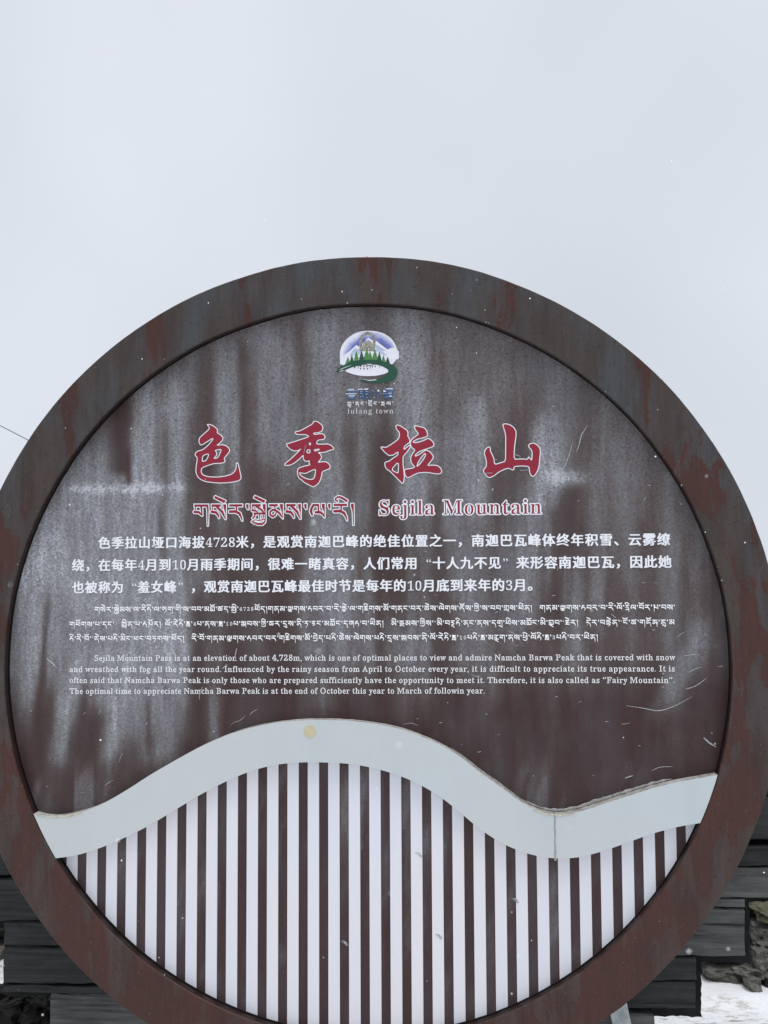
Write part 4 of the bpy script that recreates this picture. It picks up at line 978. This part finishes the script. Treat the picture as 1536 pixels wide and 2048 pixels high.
# ---- frozen drops along the outer edge and lip of the ring
bm = bmesh.new(); rd = random.Random(9)
for i in range(80):
    if i < 70: a_ = rd.uniform(-.15, 3.3); r = RO + .0006; y_ = rd.uniform(.002, .09)
    else: a_ = rd.uniform(.2, 2.9); r = S + rd.uniform(.001, .004); y_ = rd.uniform(-.001, .004)
    q_ = rd.uniform(.0012, .0032)
    bmesh.ops.create_icosphere(bm, subdivisions=1, radius=q_, matrix=Matrix.Translation((r * math.cos(a_), y_, ZC + r * math.sin(a_))))
tag(bm_obj('ice_drops', bm, M_STEEL, SIGN, True), kind='stuff')
# ---- steel prop behind the ring, foot plate hidden under snow
def bar(name, p, q, w, t, mat, parent):
    p, q = Vector(p), Vector(q); d = (q - p).normalized(); s_ = Vector((0, 1, 0)); x = d.cross(s_).normalized()
    V = []
    for P in (p, q):
        for a_, b2 in ((-1, -1), (1, -1), (1, 1), (-1, 1)): V.append(P + x * a_ * w / 2 + s_ * b2 * t / 2)
    o = mesh_obj(name, V, [(0, 1, 2, 3), (7, 6, 5, 4), (0, 4, 5, 1), (1, 5, 6, 2), (2, 6, 7, 3), (3, 7, 4, 0)], mat, parent)
    bv = o.modifiers.new('bevel', 'BEVEL'); bv.width = .003; bv.segments = 2; return o
pa, pb = at(1222, 1945, .118), at(1262, 2140, .118)
dirp = (pb - pa) / (pa[2] - pb[2]); pend = pa + dirp * (pa[2] - .03)
pr = bar('support_leg', pa, pend, .055, .03, M_STEEL, SIGN)
pa2 = pa * np.array([-1, 1, 1]); pe2 = pend * np.array([-1, 1, 1])
bar('support_leg', (-.35, .118, pa[2]), (-.30, .118, .03), .055, .03, M_STEEL, SIGN)

# ================================================================== tarred timber behind
WALL = empty('timber_stack', (0, .2, 0))
tag(WALL, 'black tarred timber backing with stepped ends behind the round sign', 'timber stack')
def plank(uvs, y, t, mat, name='plank', seed=0, amp=.005):
    """uvs: left-top, right-top, right-bottom, left-bottom in photograph coordinates on the plane y"""
    c_ = [at(u, v, y) for u, v in uvs]; nx2 = 60
    bm = bmesh.new(); rows = []
    top = [c_[0] + (c_[1] - c_[0]) * i / nx2 for i in range(nx2 + 1)]; bot = [c_[3] + (c_[2] - c_[3]) * i / nx2 for i in range(nx2 + 1)]
    for i in range(nx2 + 1):
        col = []
        for k_, f_ in enumerate((0, .04, .35, .65, .96, 1)):
            p = top[i] + (bot[i] - top[i]) * f_
            jit = amp * (mnoise.noise(Vector((p[0] * 9 + seed, k_ * .7, seed * 1.3))) * .6 + .5 * mnoise.noise(Vector((p[0] * 31 + seed, k_ * .9, seed * 2.3))))
            yy_ = y + (.006 if k_ in (0, 5) else 0) + abs(jit) * .8
            zz_ = p[2] + (jit * 1.2 if k_ in (0, 1, 4, 5) else 0)
            col.append(bm.verts.new((p[0] + (amp * mnoise.noise(Vector((k_ * 2.1, seed, 3))) if i in (0, nx2) else 0), yy_, zz_)))
        b0 = bm.verts.new((top[i][0], y + t, top[i][2])); b1 = bm.verts.new((bot[i][0], y + t, bot[i][2]))
        rows.append([b0] + col + [b1])
    m_ = len(rows[0])
    for a_, b2 in zip(rows[:-1], rows[1:]):
        for k_ in range(m_): bm.faces.new((a_[k_], a_[(k_ + 1) % m_], b2[(k_ + 1) % m_], b2[k_]))
    bm.faces.new(rows[0]); bm.faces.new(rows[-1][::-1])
    bmesh.ops.recalc_face_normals(bm, faces=bm.faces)
    return bm_obj(name, bm, mat, WALL)
YP = .150
# right-hand side
RP = [([(760,1480),(1900,1484),(1900,1590),(760,1590)], M_WOOD), ([(760,1592),(1900,1594),(1900,1680),(760,1677)], M_WOOD), ([(760,1690),(1900,1692),(1900,1733),(760,1731)], M_WOOD), ([(760,1735),(1900,1737),(1900,1797),(760,1796)], M_WOODG),
      ([(760,1799),(1490,1799),(1490,1815),(760,1812)], M_WOODG), ([(760,1815),(1489,1818),(1489,1913),(760,1913)], M_WOODG), ([(760,1916),(1393,1916),(1392,1962),(760,1960)], M_WOOD), ([(760,1963),(1391,1964),(1391,2018),(760,2016)], M_WOOD),
      ([(760,2021),(1308,2030),(1308,2095),(760,2095)], M_WOODG)]
for i, (q_, m_) in enumerate(RP): plank(q_, YP + (.012 if i == 2 else 0) + .0015 * (i % 2), .075, m_, seed=i * 7.7 + 1)
# left-hand side
LP = [([(-500,1500),(757,1500),(757,1600),(-500,1600)], M_WOOD), ([(-500,1604),(757,1604),(757,1750),(-500,1752)], M_WOOD), ([(-500,1756),(757,1756),(757,1842),(-500,1843)], M_WOOD), ([(8,1844),(757,1846),(757,1896),(8,1892)], M_WOOD),
      ([(7,1894),(757,1899),(757,1976),(6,1967)], M_WOOD), ([(6,1970),(757,1982),(757,2002),(6,1984)], M_WOOD), ([(101,1988),(757,2000),(757,2100),(101,2090)], M_WOODG)]
for i, (q_, m_) in enumerate(LP): plank(q_, YP + .0015 * (i % 2), .075, m_, seed=i * 5.1 + 60)
# near-black back boards showing as a rough rim
def rough_board(uvs, y, t, seed):
    c_ = [at(u, v, y) for u, v in uvs]; x0, x1 = min(p[0] for p in c_), max(p[0] for p in c_); ra = uvs[1][0] > 1000; z1, z0 = (c_[1][2], c_[2][2]) if ra else (c_[0][2], c_[3][2])
    P = []; st = .007
    def edge(xa, za, xb, zb):
        L_ = math.hypot(xb - xa, zb - za); n_ = max(2, int(L_ / st))
        for i in range(n_):
            f_ = i / n_; x = xa + (xb - xa) * f_; z = za + (zb - za) * f_
            d_ = .0045 * mnoise.noise(Vector((x * 70, z * 70, seed))) + .004 * mnoise.noise(Vector((x * 23, z * 23, seed)))
            P.append((x + (d_ if xa == xb else 0), z + (d_ if za == zb else 0)))
    edge(x0, z0, x1, z0); edge(x1, z0, x1, z1); edge(x1, z1, x0, z1); edge(x0, z1, x0, z0)
    prism('dark_back_board', P, y, y + t, M_DARK, WALL)
rough_board([(800,1600),(1880,1600),(1880,1806),(800,1806)], YP + .077, .05, 1)
rough_board([(800,1780),(1497,1780),(1497,1926),(800,1926)], YP + .078, .05, 2)
rough_board([(800,1900),(1401,1900),(1401,2034),(800,2034)], YP + .079, .05, 3)
rough_board([(-480,1620),(700,1620),(700,1846),(-480,1846)], YP + .077, .05, 4)
rough_board([(10,1820),(700,1820),(700,1990),(10,1990)], YP + .078, .05, 5)
rough_board([(104,1960),(700,1960),(700,2140),(104,2140)], YP + .079, .05, 6)
for x in (-.75, -.2, .3, .8):
    bar('post', (x, YP + .16, -.02), (x, YP + .16, ZC * .72), .10, .06, M_DARK, WALL)

# ================================================================== stones
def stone_mesh(name, c, r, mat, seed, parent=None, sub=4, rough_=.28, flatz=1.):
    bm = bmesh.new(); bmesh.ops.create_icosphere(bm, subdivisions=sub, radius=1)
    for v in bm.verts:
        p = v.co.copy(); q_ = Vector((math.copysign(abs(p.x) ** .5, p.x), math.copysign(abs(p.y) ** .6, p.y), math.copysign(abs(p.z) ** .42, p.z)))
        ck = abs(mnoise.noise(Vector((q_.x * 2.2, q_.y * 2.2, q_.z * 4.5 + seed * 3)))); ck = -.10 * max(0, 1 - ck / .09)
        d_ = 1 + ck + rough_ * mnoise.noise(q_ * 1.3 + Vector((seed, 0, 0))) + rough_ * .55 * mnoise.noise(q_ * 3.4 + Vector((0, seed, 0))) + rough_ * .35 * mnoise.noise(Vector((q_.x * 3, q_.y * 3, q_.z * 11 + seed)))
        v.co = Vector((c[0] + q_.x * r[0] * d_ * .82, c[1] + q_.y * r[1] * d_ * .82, c[2] + q_.z * r[2] * d_ * .82 * flatz))
    o = bm_obj(name, bm, mat, parent, False); return o
YW2 = 1.28
SW = empty('stone_wall', (0, YW2, 0))
tag(SW, 'low dry stone wall of grey brown rocks in the snow behind the timber', 'stone wall')
mesh_obj('wall_core', [(x, y, z) for x in (-7, 7) for y in (YW2 + .12, YW2 + .7) for z in (-.1, .42)], [(0, 1, 3, 2), (4, 6, 7, 5), (0, 4, 5, 1), (2, 3, 7, 6), (1, 5, 7, 3), (0, 2, 6, 4)], M_EARTH, SW)
def st_px(u0, v0, u1, v1, mat, seed, dy=0, **k_):
    a_, b2 = at(u0, v0, YW2 + dy), at(u1, v1, YW2 + dy); c_ = (a_ + b2) / 2
    stone_mesh('stone', (c_[0], c_[1], c_[2]), (abs(b2[0] - a_[0]) / 2 * 1.1, .12, abs(a_[2] - b2[2]) / 2 * 1.12), mat, seed, SW, **k_)
st_px(1505, 1812, 1600, 1840, M_ROCKG, 3.1); st_px(1494, 1843, 1580, 1886, M_ROCK, 8.2); st_px(1488, 1882, 1538, 1936, M_ROCK, 12.9, -.03)
st_px(1396, 1922, 1472, 1956, M_ROCK, 21.3, -.02); st_px(1455, 1920, 1532, 1946, M_ROCK, 25.3, -.04); st_px(1482, 1946, 1518, 1980, M_ROCK, 31.7, -.12); st_px(1514, 1945, 1570, 1990, M_ROCKD, 36.1, -.08)
st_px(1538, 1890, 1640, 1944, M_ROCKG, 41.7); st_px(1584, 1815, 1680, 1885, M_ROCK, 44.7); st_px(1440, 1952, 1480, 1972, M_ROCKD, 51.3, 0)
st_px(1300, 1915, 1392, 1960, M_ROCK, 61.3); st_px(1400, 1850, 1486, 1912, M_ROCKG, 67.3)
rs = random.Random(11)
for row in range(4):
    x = -3.6 + rs.uniform(0, .2)
    while x < 3.8:
        w = rs.uniform(.12, .27); hh = rs.uniform(.045, .062); z = .03 + row * .105
        cx = x + w / 2
        if not (.95 < cx < 1.95): stone_mesh('stone', (cx, YW2 + rs.uniform(-.03, .05), z + hh * .3), (w * .56, .12, hh * 1.15), rs.choice([M_ROCK, M_ROCK, M_ROCKG, M_ROCKD]), rs.uniform(0, 90), SW, sub=2)
        x += w
# the boulders low on the left, their shade put into the colour, and the pale ones beyond
for i, (u0, v0, u1, v1) in enumerate([(-70, 1978, 60, 2052), (30, 1992, 112, 2060), (-90, 2030, 30, 2120), (20, 2046, 118, 2130)]):
    a_, b2 = at(u0, v0, .34), at(u1, v1, .34); c_ = (a_ + b2) / 2
    o = stone_mesh('boulder', (c_[0], .36 + .03 * i, c_[2]), (abs(b2[0] - a_[0]) / 2 * 1.12, .13, abs(a_[2] - b2[2]) / 2 * 1.15), M_ROCKD, 71.3 + i * 9.1, None, sub=5, rough_=.5)
    tag(o, ['shade-dark boulder at the lower left corner, topmost and widest', 'dark jagged boulder touching the lower left end of the timber', 'dark boulder at the very bottom left corner of the view', 'dark boulder lying lowest against the left timber end'][i], 'rock', 'dark boulders by the left end of the timber')

# ================================================================== snow ground
def snow_z(x, y):
    far = min(1, math.hypot(x, y + 1) / 14)
    z = .035 * mnoise.noise(Vector((x * .8, y * .8, 2))) + .014 * mnoise.noise(Vector((x * 3.1, y * 3.1, 5))) + .005 * mnoise.noise(Vector((x * 11, y * 11, 8)))
    z += .8 * far * far * (mnoise.noise(Vector((x * .05, y * .05, 1))) + .1)
    return z
def axis(lo, hi, near, c):
    L = [0.]; s_ = near
    while L[-1] < hi - c:
        L.append(L[-1] + s_)
        if L[-1] > 2.6: s_ *= 1.13
    R_ = [0.]; s_ = near
    while R_[-1] < c - lo:
        R_.append(R_[-1] + s_)
        if R_[-1] > 2.6: s_ *= 1.13
    return [c - v for v in R_[:0:-1]] + [c + v for v in L]
ax, ay = axis(-160, 160, .045, .6), axis(-160, 160, .045, .6)
Vg = [(x, y, snow_z(x, y) + (.03 if y > 1 else 0)) for y in ay for x in ax]; nn = len(ax)
Fg = [(j * nn + i, j * nn + i + 1, (j + 1) * nn + i + 1, (j + 1) * nn + i) for j in range(len(ay) - 1) for i in range(nn - 1)]
tag(mesh_obj('ground', Vg, Fg, M_SNOW, smooth=True), kind='structure')

# ================================================================== cable
def tube(name, pts, r, mat, seg=8):
    bm = bmesh.new(); rings = []
    for i, p in enumerate(pts):
        d_ = (Vector(pts[min(i + 1, len(pts) - 1)]) - Vector(pts[max(i - 1, 0)])).normalized(); s_ = d_.orthogonal().normalized(); t_ = d_.cross(s_)
        rings.append([bm.verts.new(Vector(p) + (s_ * math.cos(a_) + t_ * math.sin(a_)) * r) for a_ in [2 * math.pi * k_ / seg for k_ in range(seg)]])
    for A_, B_ in zip(rings[:-1], rings[1:]):
        for k_ in range(seg): bm.faces.new((A_[k_], A_[(k_ + 1) % seg], B_[(k_ + 1) % seg], B_[k_]))
    return bm_obj(name, bm, mat, None, True)
c0, c1 = at(120, 913, .16), at(0, 851, .55); dv = c1 - c0
cp_ = [c0 + dv * t_ - np.array([0, 0, .0]) * t_ for t_ in (0, .5, 1, 2, 4, 7, 11, 16)]
cp_ = [p + np.array([0, 0, .012 * max(0, t_ - 1) ** 1.3]) for p, t_ in zip(cp_, (0, .5, 1, 2, 4, 7, 11, 16))]
tag(tube('cable', [tuple(p) for p in cp_], .0021, M_CABLE), 'thin dark cable running up and left from behind the ring', 'cable')

# ================================================================== falling snow
bm = bmesh.new(); rf = random.Random(3)
def flake(u, v, Y, r):
    p = at(u, v, Y); m_ = Matrix.Translation(p) @ Matrix.Rotation(rf.uniform(0, 3), 4, 'Y') @ Matrix.Diagonal((r * rf.uniform(.6, 1.3), r * .6, r * rf.uniform(.6, 1.3), 1))
    bmesh.ops.create_icosphere(bm, subdivisions=1, radius=1, matrix=m_)
for u, v, r in [(1060,597,3.4),(684,583,2.8),(744,580,1.6),(603,598,1.4),(957,960,2.2),(1199,108,1.8),(1351,183,1.2),(1343,322,2.4),(1428,399,2),(619,359,1.6),(284,718,2.2),(642,620,1.3),(953,560,1.4),(970,620,1.8),(201,1480,3),(953,706,1.6),(1311,913,3),(1247,1475,3),(1490,1085,3.4),(1528,1745,3),
                (243,1721,2.6),(427,1463,2.6),(690,1885,2.4),(1063,1881,2.2),(838,1709,2.2),(318,1915,1.6),(1362,1008,1.2),(131,856,1.6),(262,857,2.2),(567,534,1.5),(834,535,1.6),(1000,640,1.4),(913,655,2.4),(1175,1250,1.8)]:
    flake(u, v, -.25 - rf.random() * .9, r * PXM * .42)
for i in range(80): flake(rf.uniform(0, 1536), rf.uniform(0, 2048), -rf.uniform(.05, 1.9), rf.uniform(.35, .95) * PXM * rf.uniform(.4, .8))
for i in range(16): flake(rf.uniform(0, 1536), rf.uniform(500, 2048), EYE[1] + rf.uniform(.5, .9), rf.uniform(.0006, .0011))
for i in range(120):
    p = at(rf.uniform(-900, 2400), rf.uniform(-400, 2300), rf.uniform(-2.2, -.1)); r = rf.uniform(.0006, .0016)
    bmesh.ops.create_icosphere(bm, subdivisions=1, radius=r, matrix=Matrix.Translation(p))
tag(bm_obj('falling_snow', bm, M_FLAKE), kind='stuff')
bpy.data.objects.remove(_fo); bpy.data.curves.remove(_fc)
